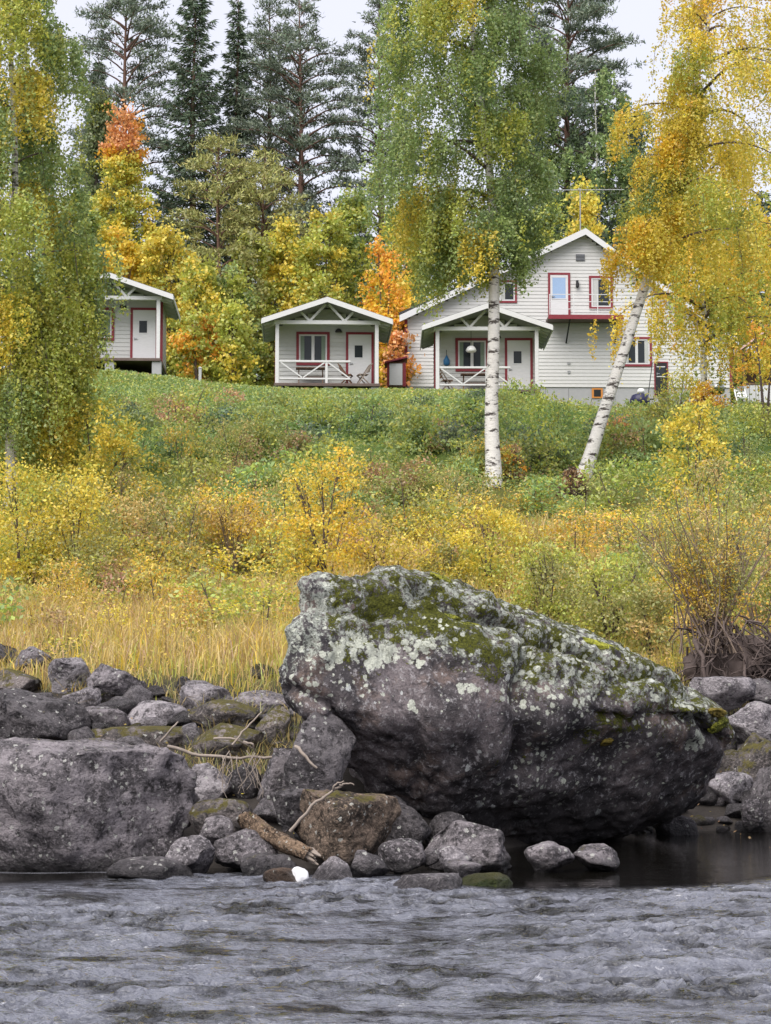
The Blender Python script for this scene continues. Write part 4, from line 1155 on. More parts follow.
# ------------------------------------------------------------------ foliage
def unit(a): return a / (np.linalg.norm(a, axis=-1, keepdims=True) + 1e-9)
def leaf_quads(P, size, rg, ratio=0.6, hang=0.0, flat=0.0):
    """a diamond shaped leaf at every point; hang pulls the leaf axis down, flat lays it level"""
    n = len(P)
    a = rg.normal(size=(n, 3)); a[:, 2] -= hang; a[:, 2] *= 1 - flat; a = unit(a)
    b = unit(np.cross(a, rg.normal(size=(n, 3))))
    s = (np.broadcast_to(size, (n,)) * rg.uniform(0.7, 1.3, n))[:, None]
    V = np.stack([P - a * s * 0.5, P + b * s * ratio * 0.5, P + a * s * 0.5, P - b * s * ratio * 0.5], 1).reshape(-1, 3)
    return V, np.arange(n * 4).reshape(-1, 4)
def leaf_tris(P, A, size, rg, ratio=0.3):
    """a slim triangle at every point along direction A"""
    n = len(P)
    b = unit(np.cross(A, rg.normal(size=(n, 3))))
    s = (np.broadcast_to(size, (n,)) * rg.uniform(0.7, 1.3, n))[:, None]
    V = np.stack([P - b * s * ratio * 0.5, P + b * s * ratio * 0.5, P + A * s], 1).reshape(-1, 3)
    return V, np.arange(n * 3).reshape(-1, 3)
def shades(cols, rg, n, var=0.22):
    c = np.array(cols, dtype=float)
    c = c[rg.integers(len(c), size=n)] if c.ndim == 2 else np.broadcast_to(c, (n, 3))
    return np.clip(c * rg.uniform(1 - var, 1 + var, (n, 1)) * rg.uniform(0.93, 1.07, (n, 3)), 0, 1)
GREEN = [(0.28, 0.37, 0.125), (0.31, 0.395, 0.13), (0.245, 0.34, 0.145), (0.35, 0.41, 0.125)]
LIME = [(0.46, 0.485, 0.09), (0.51, 0.51, 0.09), (0.40, 0.455, 0.10)]
YELLOW = [(0.76, 0.61, 0.09), (0.79, 0.63, 0.09), (0.71, 0.585, 0.09), (0.66, 0.575, 0.10)]
GOLD = [(0.80, 0.56, 0.06), (0.80, 0.50, 0.06), (0.76, 0.57, 0.06), (0.78, 0.61, 0.07)]
ORANGE = [(0.80, 0.42, 0.05), (0.78, 0.36, 0.06), (0.80, 0.50, 0.06)]
RED = [(0.72, 0.33, 0.13), (0.76, 0.39, 0.14), (0.68, 0.34, 0.13)]
RUST = [(0.46, 0.27, 0.15), (0.52, 0.33, 0.18), (0.41, 0.26, 0.15)]
DARKG = [(0.115, 0.165, 0.10), (0.135, 0.18, 0.105), (0.11, 0.155, 0.105)]
PINE = [(0.16, 0.20, 0.14), (0.18, 0.215, 0.145), (0.15, 0.19, 0.145)]
OLIVE = [(0.36, 0.36, 0.12), (0.40, 0.385, 0.13), (0.33, 0.34, 0.12)]
TAN = [(0.66, 0.49, 0.18), (0.70, 0.52, 0.20), (0.60, 0.46, 0.17)]

def birch(base, trunk_px, crown_t, nb, Lmax, shape, cols, seed, label, strands=20, dens=1.0, lsize=0.085, r0=0.22, tall=None, strand_len=(0.6, 2.2), name='birch_tree', bark='birchbark', aim=None, rmin=0.022, upl=0.62, thin=0.0, veil=()):
    """trunk along trunk_px points (world), limbs arching out and hanging curtains of small leaves"""
    rg = np.random.default_rng(seed)
    e = empty(name, base); tag(e, label, 'tree')
    b0 = np.array(base)
    tp = np.array([tuple(p) for p in trunk_px]) - b0
    tt = np.linspace(0, 1, 40)
    d = np.concatenate([[0], np.cumsum(np.linalg.norm(np.diff(tp, axis=0), axis=1))]); d /= d[-1]
    tr = np.stack([np.interp(tt, d, tp[:, k]) for k in range(3)], 1)
    ker = np.array([.25, .5, .25])
    for _ in range(6):
        for k in range(3): tr[1:-1, k] = np.convolve(tr[:, k], ker, 'valid')
    tr[1:] += 0.05 * np.stack([vnoise(np.stack([tt[1:] * 9, tt[1:] * 0 + seed, tt[1:] * 0 + k], 1), seed) for k in range(3)], 1)
    tb = Tubes()
    rad_ = r0 * (1 - 0.92 * tt ** 0.8) + 0.03 * r0 + 0.35 * r0 * np.exp(-tt * 45)
    tb.add(tr, rad_, 10)
    P, Ccol, az0 = [], [], rg.uniform(0, 6.28)
    lim = Tubes()
    for i in range(nb + len(veil)):
        t = crown_t + (0.985 - crown_t) * ((i + rg.uniform(0, 1)) / nb) ** 0.95 if i < nb else veil[i - nb][0]
        o = np.array([np.interp(t, tt, tr[:, k]) for k in range(3)])
        az = az0 + i * 2.39996 + rg.uniform(-.4, .4)
        u = (t - crown_t) / (1 - crown_t)
        L = Lmax * shape(u) * rg.uniform(0.5, 1.22)
        if aim is not None: L *= aim(az, u)
        if i >= nb: az, L = veil[i - nb][1], veil[i - nb][2]
        h = np.array([math.cos(az), math.sin(az), 0])
        s = np.linspace(0, 1, 9)
        rise = upl * rg.uniform(0.6, 1.3)
        path = o + np.outer(s * L, h) + np.outer(L * (rise * s - 0.62 * s ** 2.2), [0, 0, 1])
        path += 0.06 * L * rg.normal(size=(1, 3)) * (s ** 2)[:, None]
        lim.add(path, np.linspace(max(rmin, 0.018 * L), 0.006, 9), 5)
        bc = cols(rg, u, az, o)
        ns = max(3, int(strands * (0.35 + 0.65 * L / Lmax) * (1 - thin * max(0, u - 0.5) * 2)))
        side = np.cross(h, [0, 0, 1])
        for k in range(ns):
            sv = rg.uniform(0.12, 1.02) ** (0.5 if k % 4 else 1.4)
            q = np.array([np.interp(sv, s, path[:, c]) for c in range(3)])
            q = q + side * rg.normal() * 0.19 * L * (0.3 + sv) + np.array([0, 0, rg.normal() * 0.05 * L])
            sl = rg.uniform(*strand_len) * (0.6 + 0.4 * L / Lmax)
            m = max(5, int(sl * 60 * dens))
            w = rg.uniform(0, 1, m)
            out = unit((q - o)[None, :] * np.array([1, 1, 0]))[0]
            pts = q + np.outer(w * sl, [0, 0, -1]) + np.outer(np.sin(w * 1.6) * 0.12 * sl, out) + rg.normal(size=(m, 3)) * (0.07 + 0.03 * w[:, None])
            P.append(pts)
            sc = bc if rg.random() < 0.8 else cols(rg, u, az, o)
            Ccol.append(shades(sc[rg.integers(len(sc))], rg, m, 0.13) * rg.uniform(0.78, 1.2))
            if k % 3 == 0 and rg.random() < 0.6:
                lim.add([q, q + np.array([0, 0, -sl * 0.4]) + out * 0.05 * sl, q + np.array([0, 0, -sl * 0.9]) + out * 0.11 * sl], [0.009, 0.006, 0.004], 3)
    tb.build('trunk', M[bark], e)
    lim.build('limbs', M['twig'], e)['kind'] = 'stuff'
    P = np.concatenate(P); C_ = np.concatenate(Ccol)
    A_ = rg.normal(size=(len(P), 3)); A_[:, 2] -= 0.5
    V, Fq = leaf_tris(P, unit(A_), lsize * 0.85, rg, 0.85)
    link('crown', np_mesh('crown', V, Fq, M['leaf'], np.repeat(C_, 3, 0)), e)
    return e

def grow(base, h, rx, ry, cols, seed, label, name='shrub', cat='shrub', nst=5, ncl=60, per=90, lsize=0.11, clr=0.4, bot=0.12, top_pow=0.7, group=None, mat='leaf', ratio=0.65, stem_r=0.035, bark='twig', lean=0.0, crown_name='foliage', accent=None, proto=False, vase=0.0):
    """a shrub or round crowned tree: stems fan out to leaf clumps scattered through an uneven crown"""
    rg = np.random.default_rng(seed)
    e = empty(name, base); tag(e, label, cat, group)
    cen = []
    while len(cen) < ncl:
        u = rg.uniform(bot, 1.0)
        th = rg.uniform(0, 6.28)
        prof = (math.sin(math.pi * min(1, (u * 0.86 + 0.10)) ** 0.9)) ** top_pow
        if vase: prof = (1 - vase) * prof + vase * (0.25 + 0.85 * u)
        prof *= 1 + 0.28 * math.sin(th * 2 + seed) * math.sin(u * 5 + seed * 1.3)
        r = prof * rg.uniform(0.25, 1.0) ** 0.55
        cen.append((rx * r * math.cos(th) + lean * u * h, ry * r * math.sin(th), u * h * rg.uniform(0.93, 1.04)))
    cen = np.array(cen)
    st = Tubes()
    for k in range(nst):
        tgt = cen[rg.integers(len(cen))] if k else cen[np.argmax(cen[:, 2])]
        b = np.array([rg.normal() * 0.05 * rx, rg.normal() * 0.05 * ry, -0.15])
        mid = b * 0.5 + tgt * 0.5 + np.array([0, 0, 0.12 * h]) - np.array([tgt[0], tgt[1], 0]) * 0.12
        s = np.linspace(0, 1, 7)[:, None]
        path = (1 - s) ** 2 * b + 2 * s * (1 - s) * mid + s ** 2 * tgt
        st.add(path, np.linspace(stem_r * (1.3 if k == 0 else rg.uniform(.6, 1)), stem_r * 0.2, 7), 5)
        near = np.argsort(np.linalg.norm(cen - tgt, axis=1))[:4]
        for q in near:
            st.add([path[4], (path[4] + cen[q]) / 2 + np.array([0, 0, 0.04 * h]), cen[q]], [stem_r * .35, stem_r * .25, stem_r * .12], 3)
    st.build('stems' if nst > 1 else 'trunk', M[bark], e)
    P, Cc = [], []
    for c in cen:
        m = int(per * rg.uniform(0.6, 1.4))
        rr = clr * rg.uniform(0.6, 1.25)
        P.append(c + rg.normal(size=(m, 3)) * rr * np.array([0.55, 0.55, 0.42]))
        cc = cols(c / np.array([rx, ry, h]), rg) if callable(cols) else cols
        if accent is not None and rg.random() < accent[1]: cc = accent[0]
        Cc.append(shades(cc, rg, m, 0.22) * rg.uniform(0.82, 1.18))
    P = np.concatenate(P); Cc = np.concatenate(Cc)
    keep = P[:, 2] > 0.02
    P, Cc = P[keep], Cc[keep]
    V, Fq = leaf_quads(P, lsize, rg, ratio, 0.15)
    link(crown_name, np_mesh(crown_name, V, Fq, M[mat], np.repeat(Cc, 4, 0)), e)
    return e

def conifer(base, h, r, seed, label, kind='spruce', bare=0.1, dens=1.0, cols=PINE, lean=0.0):
    """trunk with tiers of branches carrying needle sprays"""
    rg = np.random.default_rng(seed)
    e = empty(kind + '_tree', base); tag(e, label, 'tree')
    tb = Tubes()
    tb.add([(lean * h * s + 0.08 * math.sin(s * 7 + seed), 0.05 * math.cos(s * 5), h * s - (0.4 if s == 0 else 0)) for s in np.linspace(0, 1, 14)], np.linspace(0.017 * h * (0.7 if kind == 'spruce' else 0.75), 0.02, 14), 8)
    P, A, Cc = [], [], []
    z = bare * h
    while z < h * 0.985:
        u = z / h
        if kind == 'spruce':
            L = r * (1.02 - u) ** 0.62 * (0.75 + 0.25 * min(1, u / 0.15)); nb = rg.integers(5, 8); rise = -0.22 + 0.55 * u; step = rg.uniform(0.32, 0.5)
        else:
            uu = (u - bare) / (1 - bare)
            L = r * (0.35 + 0.9 * math.sin(math.pi * min(1, 0.12 + uu * 0.80)) ** 0.9) * (1.0 if uu < 0.75 else (1.12 - uu) / 0.37); nb = rg.integers(3, 6); rise = 0.10 + 0.45 * uu; step = rg.uniform(0.45, 0.85)
        az = rg.uniform(0, 6.28)
        for k in range(nb):
            a = az + k * 6.28 / nb + rg.uniform(-.35, .35)
            l_ = L * rg.uniform(0.55, 1.12)
            if l_ < 0.15: l_ = 0.15
            hdir = np.array([math.cos(a), math.sin(a), 0]); side = np.array([-math.sin(a), math.cos(a), 0])
            s = np.linspace(0, 1, 6)
            curve = rise * s + (0.16 * s ** 2 if kind == 'spruce' else 0.10 * np.sin(s * 4))
            o = np.array([lean * z, 0, z + rg.uniform(-.12, .12)])
            path = o + np.outer(s * l_, hdir) + np.outer(l_ * curve, [0, 0, 1])
            tb.add(path, np.linspace(0.012 + 0.016 * l_, 0.006, 6), 4)
            if kind == 'spruce':
                m = int(52 * dens * l_ + 8)
                w = rg.uniform(0.06, 1, m) ** 0.8
                q = np.stack([np.interp(w, s, path[:, c]) for c in range(3)], 1)
                off = rg.normal(size=m) * 0.20 * l_ * (1.08 - w) ** 0.7
                q = q + side * off[:, None] + np.stack([np.zeros(m), np.zeros(m), -np.abs(rg.normal(size=m)) * 0.11 - 0.15 * np.abs(off)], 1)
                d = hdir * 0.7 + side * np.sign(off)[:, None] * 0.5 + np.array([0, 0, -0.35]) + rg.normal(size=(m, 3)) * 0.25
                P.append(q); A.append(unit(d)); Cc.append(shades(cols, rg, m, 0.25) * rg.uniform(0.8, 1.15))
            else:
                for j in range(max(2, int(l_ * 3.4))):
                    w = rg.uniform(0.38, 1.02)
                    q = np.array([np.interp(w, s, path[:, c]) for c in range(3)]) + side * rg.normal() * 0.20 * l_ * w + np.array([0, 0, rg.uniform(-.05, .2)])
                    m = int(30 * dens)
                    q = q + rg.normal(size=(m, 3)) * np.array([0.20, 0.20, 0.085])
                    d = rg.normal(size=(m, 3)) * 0.7 + hdir * 0.35 + np.array([0, 0, 0.45])
                    P.append(q); A.append(unit(d)); Cc.append(shades(cols, rg, m, 0.25) * rg.uniform(0.75, 1.2))
        z += step
    tb.build('trunk', M['pinebark'], e)
    P, A, Cc = np.concatenate(P), np.concatenate(A), np.concatenate(Cc)
    V, Ft = leaf_tris(P, A, 0.30 if kind == 'spruce' else 0.25, rg, 0.30)
    link('crown', np_mesh('crown', V, Ft, M['needle'], np.repeat(Cc, 3, 0)), e)
    return e

def gpt(px, Y, dz=0.0):
    x = (px - 385.5) / F * Y * 1.0
    return Vector((x, Y, Hs(x, Y) + dz))
def tip_h(px, py, Y):
    """height of a thing that stands on the ground at (px, Y) and whose tip shows at py"""
    g = gpt(px, Y)
    return at(px, py, Y).z - g.z

# --- the three birches of the slope
def col_left(rg, u, az, o):
    r = rg.random()
    if u < 0.22: return [LIME, GREEN, LIME, LIME, LIME, YELLOW][rg.integers(6)]
    return GREEN if r < 0.56 else (LIME if r < 0.96 else YELLOW)
def col_mid(rg, u, az, o):
    left = math.cos(az) < -0.2
    r = rg.random()
    if left: return GREEN if r < 0.58 else (LIME if r < 0.86 else YELLOW)
    return GREEN[:3] if r < 0.88 else (LIME if r < 0.97 else YELLOW)
def col_right(rg, u, az, o):
    r = rg.random()
    if u > 0.65: return GOLD if r < 0.5 else (TAN if r < 0.7 else YELLOW)
    return YELLOW if r < 0.55 else (GOLD if r < 0.74 else (LIME if r < 0.95 else GREEN))
YL = 50.0
b = gpt(10, YL)
birch(b, [b, at(12, 380, YL), at(16, 200, YL), at(10, 60, YL), at(18, -90, YL), at(20, -190, YL)], 0.10, 44, 3.0,
      lambda u: 1.0 - 0.9 * max(0, u - 0.25), col_left, 3, 'tall green weeping birch filling the left edge of the picture', 54, 1.0, 0.092, 0.16, strand_len=(0.7, 2.4), veil=[(0.16 + 0.022 * k, 0.9 * math.sin(k * 1.9) - 0.2, 1.55 + 0.25 * (k % 3)) for k in range(9)], aim=lambda az, u: 1.0 if math.cos(az) < 0.3 else 0.86)
b = ground_at(492, 488)
YM = b.y
mid_tr = [b, at(492, 400, YM), at(493, 300, YM), at(494, 215, YM), at(484, 130, YM), at(474, 40, YM), at(470, -60, YM), at(468, -170, YM)]
birch(b, mid_tr, 0.34, 38, 2.6, lambda u: 0.84 + 0.30 * math.sin(3.1 * min(1, u + 0.12)) - 0.35 * max(0, u - 0.6), col_mid, 4, 'tall green birch with white trunk in front of the house, some yellow leaves', 58, 1.0, 0.092, 0.215, strand_len=(0.5, 1.8),
      veil=[(0.345, 3.3, 1.9), (0.37, 2.7, 2.2), (0.40, 3.5, 2.5), (0.43, 2.9, 2.6), (0.38, 4.2, 1.6)], aim=lambda az, u: (0.98 if math.cos(az) < 0 else 0.84) if u > 0.06 else 0.62)
b = ground_at(582, 480)
YR = b.y
right_tr = [b, at(600, 425, YR), at(626, 345, YR + .2), at(650, 270, YR + .4), at(672, 200, YR + .6), at(690, 120, YR + .8), at(706, 40, YR + 1), at(722, -60, YR + 1.2), at(730, -140, YR + 1.3)]
birch(b, right_tr, 0.33, 36, 3.3, lambda u: 1.0 - 0.35 * abs(u - 0.35), col_right, 6, 'yellow autumn birch leaning right, its trunk slanting before the house', 44, 0.9, 0.092, 0.20, strand_len=(0.5, 1.8), thin=0.78, veil=[(0.36 + 0.021 * k, -1.57 + 0.75 * math.sin(k * 2.3) - 0.25, 0.7 + 0.35 * (k % 3)) for k in range(14)],
      aim=lambda az, u: (0.5 if u > 0.45 else 0.62) if math.cos(az) < 0 else (1.2 - 0.3 * u))
# a second yellow birch stands before the right end of the house
b = gpt(706, 71)
birch(b, [b, at(704, 340, 71), at(700, 240, 71), at(706, 130, 71)], 0.22, 44, 3.3, lambda u: 1.05 - 0.5 * u, lambda rg, u, az, o: YELLOW if rg.random() < .5 else (GOLD if rg.random() < .5 else LIME), 9,
      'yellow birch hiding the right end of the house behind its leaves', 24, 0.55, 0.12, 0.13, strand_len=(0.6, 2.2))

# --- conifers on the ridge
CON = [
 (120, 108.0, -28, 3.0, 'pine', 0.30, 'tall open pine on the ridge above the leftmost cabin', 1.0),
 (190, 106.0, -40, 3.1, 'spruce', 0.06, 'tall dense dark spruce right of the open pine', 1.0),
 (233, 108.0, -6, 2.0, 'spruce', 0.12, 'slender pale tipped spruce beside the dense spruce', 0.7),
 (266, 110.0, 2, 2.5, 'pine', 0.22, 'pine with bare lower trunk, left of the central pair', 0.9),
 (298, 107.0, -4, 2.9, 'pine', 0.24, 'tall layered pine, right of the central pair', 1.0),
 (380, 109.0, -2, 2.7, 'pine', 0.16, 'tall dark pine standing behind left side of middle birch', 1.0),
 (92, 112.0, 55, 1.9, 'spruce', 0.03, 'dark narrow spruce behind the orange topped tree', 1.0),
 (160, 112.0, 190, 2.4, 'spruce', 0.02, 'short dark spruce low between pine trunks at left', 1.0),
 (345, 113.0, 205, 2.2, 'spruce', 0.02, 'short dark spruce behind the yellow shrubs, middle', 1.0),
 (640, 108.0, 140, 2.6, 'spruce', 0.05, 'dark spruce half hidden behind the yellow birch', 1.0),
 (310, 111.0, 195, 2.0, 'spruce', 0.02, 'low dark spruce at the foot of the layered pine', 1.0),
 (770, 110.0, 190, 2.8, 'spruce', 0.05, 'dark spruce at the right edge behind the shelter', 1.0),
]
for i, (px, Y, py, r, kind, bare, lab, dn) in enumerate(CON):
    conifer(gpt(px, Y), tip_h(px, py, Y), r, 100 + i, lab, kind, bare, dn, DARKG if kind == 'spruce' else PINE)
conifer(gpt(216, 98), tip_h(216, 135, 98), 2.3, 131, 'olive green pine with drooping boughs in front of the dark spruce', 'pine', 0.10, 0.8, OLIVE)
conifer(gpt(262, 99), tip_h(262, 150, 99), 2.4, 132, 'smaller olive pine between the two cabins', 'pine', 0.10, 0.8, OLIVE)
conifer(gpt(572, 104), tip_h(572, -50, 104), 3.6, 133, 'broad dark pine rising behind the house gable', 'pine', 0.34, 1.5, PINE)

# --- green trees behind the house
def col_bg(rg, u, az, o): return DARKG if rg.random() < 0.35 else GREEN[:1] + GREEN[2:3]
for px, Y, py, L, sd, lab in ((600, 100, 70, 3.1, 21, 'dull green birch behind the house, left of yellow birch'), (634, 102, 95, 2.6, 22, 'slender grey green birch behind the house roof'), (540, 101, 90, 2.7, 23, 'shady green birch hidden behind the middle birch crown')):
    b = gpt(px, Y); h = tip_h(px, py, Y)
    birch(b, [b, b + Vector((0.1, 0, h * .5)), b + Vector((0, 0, h))], 0.2, 36, L, lambda u: 1.0 - 0.55 * u, col_bg, sd, lab, 24, 0.42, 0.19, 0.17)

# --- autumn trees and shrubs behind the cabins
def two(a, b_, p=0.5): return lambda c, rg: a if rg.random() < p else b_
AUT = [
 # px, Y, tip py, half width px, colours, label
 (118, 99, 118, 34, lambda c, rg: (ORANGE if c[2] > 0.86 else (YELLOW if rg.random() < .55 else LIME)) if not (c[2] > 0.88 and c[0] < 0.3) else RED, 'yellow tree with orange red top left of the dark spruce'),
 (112, 91, 232, 40, two(YELLOW, GOLD, .7), 'bright yellow bush rising right behind the leftmost cabin'),
 (160, 92, 228, 36, two(YELLOW, LIME, .7), 'yellow bush behind the leftmost cabin roof, right side'),
 (197, 90, 262, 30, two(LIME, YELLOW, .6), 'lime yellow bush beside the leftmost cabin'),
 (196, 88.5, 312, 19, two(ORANGE, LIME, .55), 'small orange bush low to the right of leftmost cabin'),
 (228, 91, 272, 30, two(LIME, GREEN, .65), 'yellow green bush between left and middle cabins'),
 (232, 88, 305, 22, two(LIME, YELLOW, .8), 'leafy lime bush left of the middle cabin wall'),
 (250, 93, 235, 28, two(OLIVE, LIME, .6), 'olive green bush behind the gap between cabins'),
 (282, 94, 222, 30, two(YELLOW, LIME, .55), 'yellow bush above left roof edge of middle cabin'),
 (322, 93, 215, 36, two(LIME, YELLOW, .7), 'broad lime green bush right above the middle cabin roof'),
 (352, 95, 198, 30, two(LIME, GREEN, .6), 'tall lime tree behind right side of middle cabin'),
 (385, 90, 250, 26, two(ORANGE, GOLD, .5), 'glowing orange bush between middle cabin and house'),
 (402, 93, 195, 28, two(LIME, YELLOW, .6), 'yellow green bush behind the orange bush'),
 (398, 87.5, 318, 12, two(RED, ORANGE, .6), 'small red bush behind the low white hut'),
 (586, 95, 188, 26, two(YELLOW, LIME, .65), 'yellow bush peeping over the house roof ridge'),
 (548, 96, 205, 24, two(LIME, GREEN, .4), 'green bush just behind the house roof, left of ridge'),
 (455, 96, 228, 30, two(LIME, GREEN, .5), 'green bush behind the long house roof'),
 (660, 96, 205, 34, two(LIME, YELLOW, .5), 'yellow green tree behind right end of the house'),
 (712, 97, 190, 34, two(YELLOW, OLIVE, .5), 'mixed yellow tree behind the right birch crown'),
 (755, 96, 215, 32, two(LIME, GOLD, .5), 'gold and lime tree behind the garden shelter'),
 (75, 97, 200, 34, two(GREEN, LIME, .6), 'green tree behind left birch and leftmost cabin'),
 (95, 104, 90, 24, two([(0.16, 0.2, 0.09), (0.2, 0.24, 0.11)], LIME, .7), 'pale thin aspen crown between left birch and open pine'),
 (25, 98, 150, 40, two(GREEN, LIME, .7), 'green tree far left behind the weeping birch'),
]
for i, (px, Y, py, hw, cols, lab) in enumerate(AUT):
    h = tip_h(px, py, Y); r = hw * Y / F
    grow(gpt(px, Y), h, r, r * 0.9, cols, 200 + i, lab, 'autumn_tree' if h > 4.5 else 'autumn_shrub', 'tree' if h > 4.5 else 'shrub', 6, max(28, int(13 * h * r)), 60, 0.17, 0.42, 0.06, 0.55, 'autumn trees and bushes behind the houses', ratio=0.75, stem_r=0.05)
# dark hedge layer of undergrowth between them
for i in range(16):
    px = 105 + i * 20 + random.uniform(-8, 8); Y = random.uniform(97, 103)
    g_ = gpt(px, Y)
    grow(g_, tip_h(px, 285 + random.uniform(-30, 25), Y), 1.5, 1.2, two(DARKG, OLIVE, .65), 400 + i, 'dark shaded bush in the undergrowth behind the cabins', 'undergrowth_shrub', 'shrub', 4, 34, 50, 0.19, 0.5, 0.02, 0.4, 'dark undergrowth behind the cabins')

# ------------------------------------------------------------------ the bank: single shrubs the photograph shows
def on_slope(px, py): return ground_at(px, py, 24.0, 95.0, 0.2)
SH = [
 # px, base py, tip py, half width px, colours, label, options
 (97, 510, 398, 46, two(YELLOW, LIME, .6), 'young yellow birch standing below the leftmost cabin', dict(ncl=80, per=60, lsize=0.10, clr=0.38, nst=7)),
 (22, 585, 470, 52, two(YELLOW, LIME, .6), 'dense yellow bush at the left edge of the meadow', dict(ncl=90)),
 (75, 580, 478, 45, two(YELLOW, OLIVE, .6), 'yellow bush below the young yellow birch', dict(ncl=80)),
 (130, 560, 505, 34, two(OLIVE, TAN, .5), 'olive brown bush in the meadow right of yellow bushes', dict(ncl=50)),
 (232, 580, 488, 38, two(TAN, GOLD, .5), 'fan shaped orange tan willow with bare stems in the meadow', dict(vase=0.9, nst=22, stem_r=0.018, bark='greytwig', ncl=70, per=30, lsize=0.075, bot=0.5)),
 (325, 592, 452, 44, two(GOLD, YELLOW, .5), 'tall yellow shrub just behind the great boulder left top', dict(ncl=85, per=42, lsize=0.085, clr=0.3, nst=12, vase=0.3)),
 (385, 590, 528, 38, two(TAN, YELLOW, .5), 'tan yellow shrub behind the middle of the boulder crest', dict(vase=0.5, nst=12, ncl=55, per=35, lsize=0.08)),
 (490, 592, 512, 40, two(YELLOW, LIME, .7), 'bright yellow low bush below the middle birch', dict(ncl=60)),
 (445, 590, 540, 26, two(YELLOW, OLIVE, .5), 'small yellow olive bush behind the boulder crest', dict(ncl=40)),
 (545, 630, 548, 40, two(LIME, OLIVE, .5), 'olive lime willow bush behind the boulder right slope', dict(vase=0.4, nst=12, ncl=70, per=45, lsize=0.075)),
 (610, 655, 560, 46, two(OLIVE, LIME, .6), 'broad olive willow bush above right end of the boulder', dict(vase=0.4, nst=14, ncl=80, per=45, lsize=0.075)),
 (655, 664, 590, 30, two(OLIVE, TAN, .6), 'small brown olive bush left of the root tangle', dict(vase=0.4, nst=10, ncl=45, per=40, lsize=0.07)),
 (693, 520, 408, 36, two(YELLOW, LIME, .65), 'slim yellow sapling on the slope below the house right end', dict(ncl=70, per=50, lsize=0.10)),
 (765, 665, 520, 44, two(OLIVE, LIME, .6), 'tall olive willow cut by the right frame edge', dict(vase=0.6, nst=18, ncl=75, per=40, lsize=0.075, stem_r=0.02, bark='greytwig')),
 (745, 470, 405, 26, two(LIME, GREEN, .6), 'light green bush on the slope near right edge', dict(ncl=45)),
 (680, 416, 372, 22, two(LIME, YELLOW, .5), 'yellow green bush against the house wall near cellar door', dict(ncl=36)),
 (705, 415, 385, 18, two(ORANGE, GOLD, .5), 'small orange bush in front of the house beside barbecue', dict(ncl=30)),
 (472, 425, 398, 14, two(GREEN, DARKG, .6), 'dark green bush beside middle birch trunk below the porch', dict(ncl=24)),
 (295, 470, 436, 20, two(RUST, OLIVE, .6), 'reddish brown dead herb patch below the middle cabin', dict(ncl=30)),
 (405, 505, 470, 20, two(RUST, GREEN, .6), 'rusty brown plant clump left of the middle birch foot', dict(ncl=30)),
 (575, 500, 468, 13, two(RUST, [(0.12, .07, .05)], .5), 'dark brown dead clump at the foot of leaning birch', dict(ncl=20)),
 (440, 575, 545, 22, two(RUST, TAN, .6), 'pinkish brown dry weeds below the middle birch', dict(ncl=30)),
 (620, 455, 420, 20, two(RED, RUST, .35), 'reddish bush right of leaning birch trunk on slope', dict(ncl=26)),
 (510, 480, 440, 15, two(ORANGE, RUST, .4), 'orange leaved small bush right beside middle birch trunk', dict(ncl=22)),
]
for i, (px, pb_, pt, hw, cols, lab, opt) in enumerate(SH):
    g_ = on_slope(px, pb_)
    Y = g_.y
    h = (at(px, pt, Y).z - g_.z); r = hw * Y / F
    kw = dict(nst=7, ncl=50, per=55, lsize=0.085, clr=min(0.36, 0.32 * r + 0.08), bot=0.05, top_pow=0.5, ratio=0.6, stem_r=0.025)
    kw.update(opt)
    if Y < 47: kw['lsize'] = min(kw['lsize'], 0.066); kw['per'] = int(kw['per'] * 1.45)
    grow(g_, h, r, r * 0.9, cols, 500 + i, lab, **kw)
# young dark stemmed tree at the right edge
g_ = on_slope(768, 428)
grow(g_, at(768, 325, g_.y).z - g_.z, 1.1, 1.0, two(ORANGE, GOLD, .5), 560, 'thin dark stemmed young tree with orange leaves at right edge', 'young_tree', 'tree', 3, 30, 26, 0.11, 0.3, 0.45, 0.5, stem_r=0.05)

# bare willow over an exposed root tangle, right of the boulder
g_ = at(712, 690, 30.4)
wt = empty('bare_willow', g_); tag(wt, 'brown leggy willow growing from an exposed tangle of roots at right', 'shrub')
rg = np.random.default_rng(77)
st = Tubes(); LP, LC = [], []
for k in range(46):
    a = rg.uniform(0, 6.28); sp_ = rg.uniform(0.1, 1.0)
    L = rg.uniform(1.4, 2.9)
    d = unit(np.array([math.cos(a) * sp_ * 0.62 - 0.05, math.sin(a) * sp_ * 0.5, 1.0]))
    b0 = np.array([rg.normal() * 0.2 + 0.1, rg.normal() * 0.15, 0.55])
    s = np.linspace(0, 1, 7)[:, None]
    path = b0 + d * L * s + np.array([d[0], d[1], -0.3]) * 0.25 * L * s ** 2 + 0.03 * rg.normal(size=(7, 3)) * s
    st.add(path, np.linspace(0.016, 0.004, 7), 4)
    for j in range(5):
        q = path[rg.integers(2, 6)]
        e2 = q + (d + rg.normal(size=3) * 0.35) * rg.uniform(0.25, 0.6)
        st.add([q, (q + e2) / 2 + rg.normal(size=3) * 0.02, e2], [0.007, 0.005, 0.003], 3)
        m = 44
        LP.append(q + (e2 - q) * rg.uniform(0.1, 1.1, (m, 1)) + rg.normal(size=(m, 3)) * 0.06)
        LC.append(shades([TAN, OLIVE, OLIVE, GOLD][rg.integers(4)], rg, m, 0.25))
st.build('stems', M['greytwig'], wt)
LP, LC = np.concatenate(LP), np.concatenate(LC)
V, Fq = leaf_quads(LP, 0.055, rg, 0.4, 0.0)
link('foliage', np_mesh('foliage', V, Fq, M['leaf'], np.repeat(LC, 4, 0)), wt)
rt2 = Tubes()
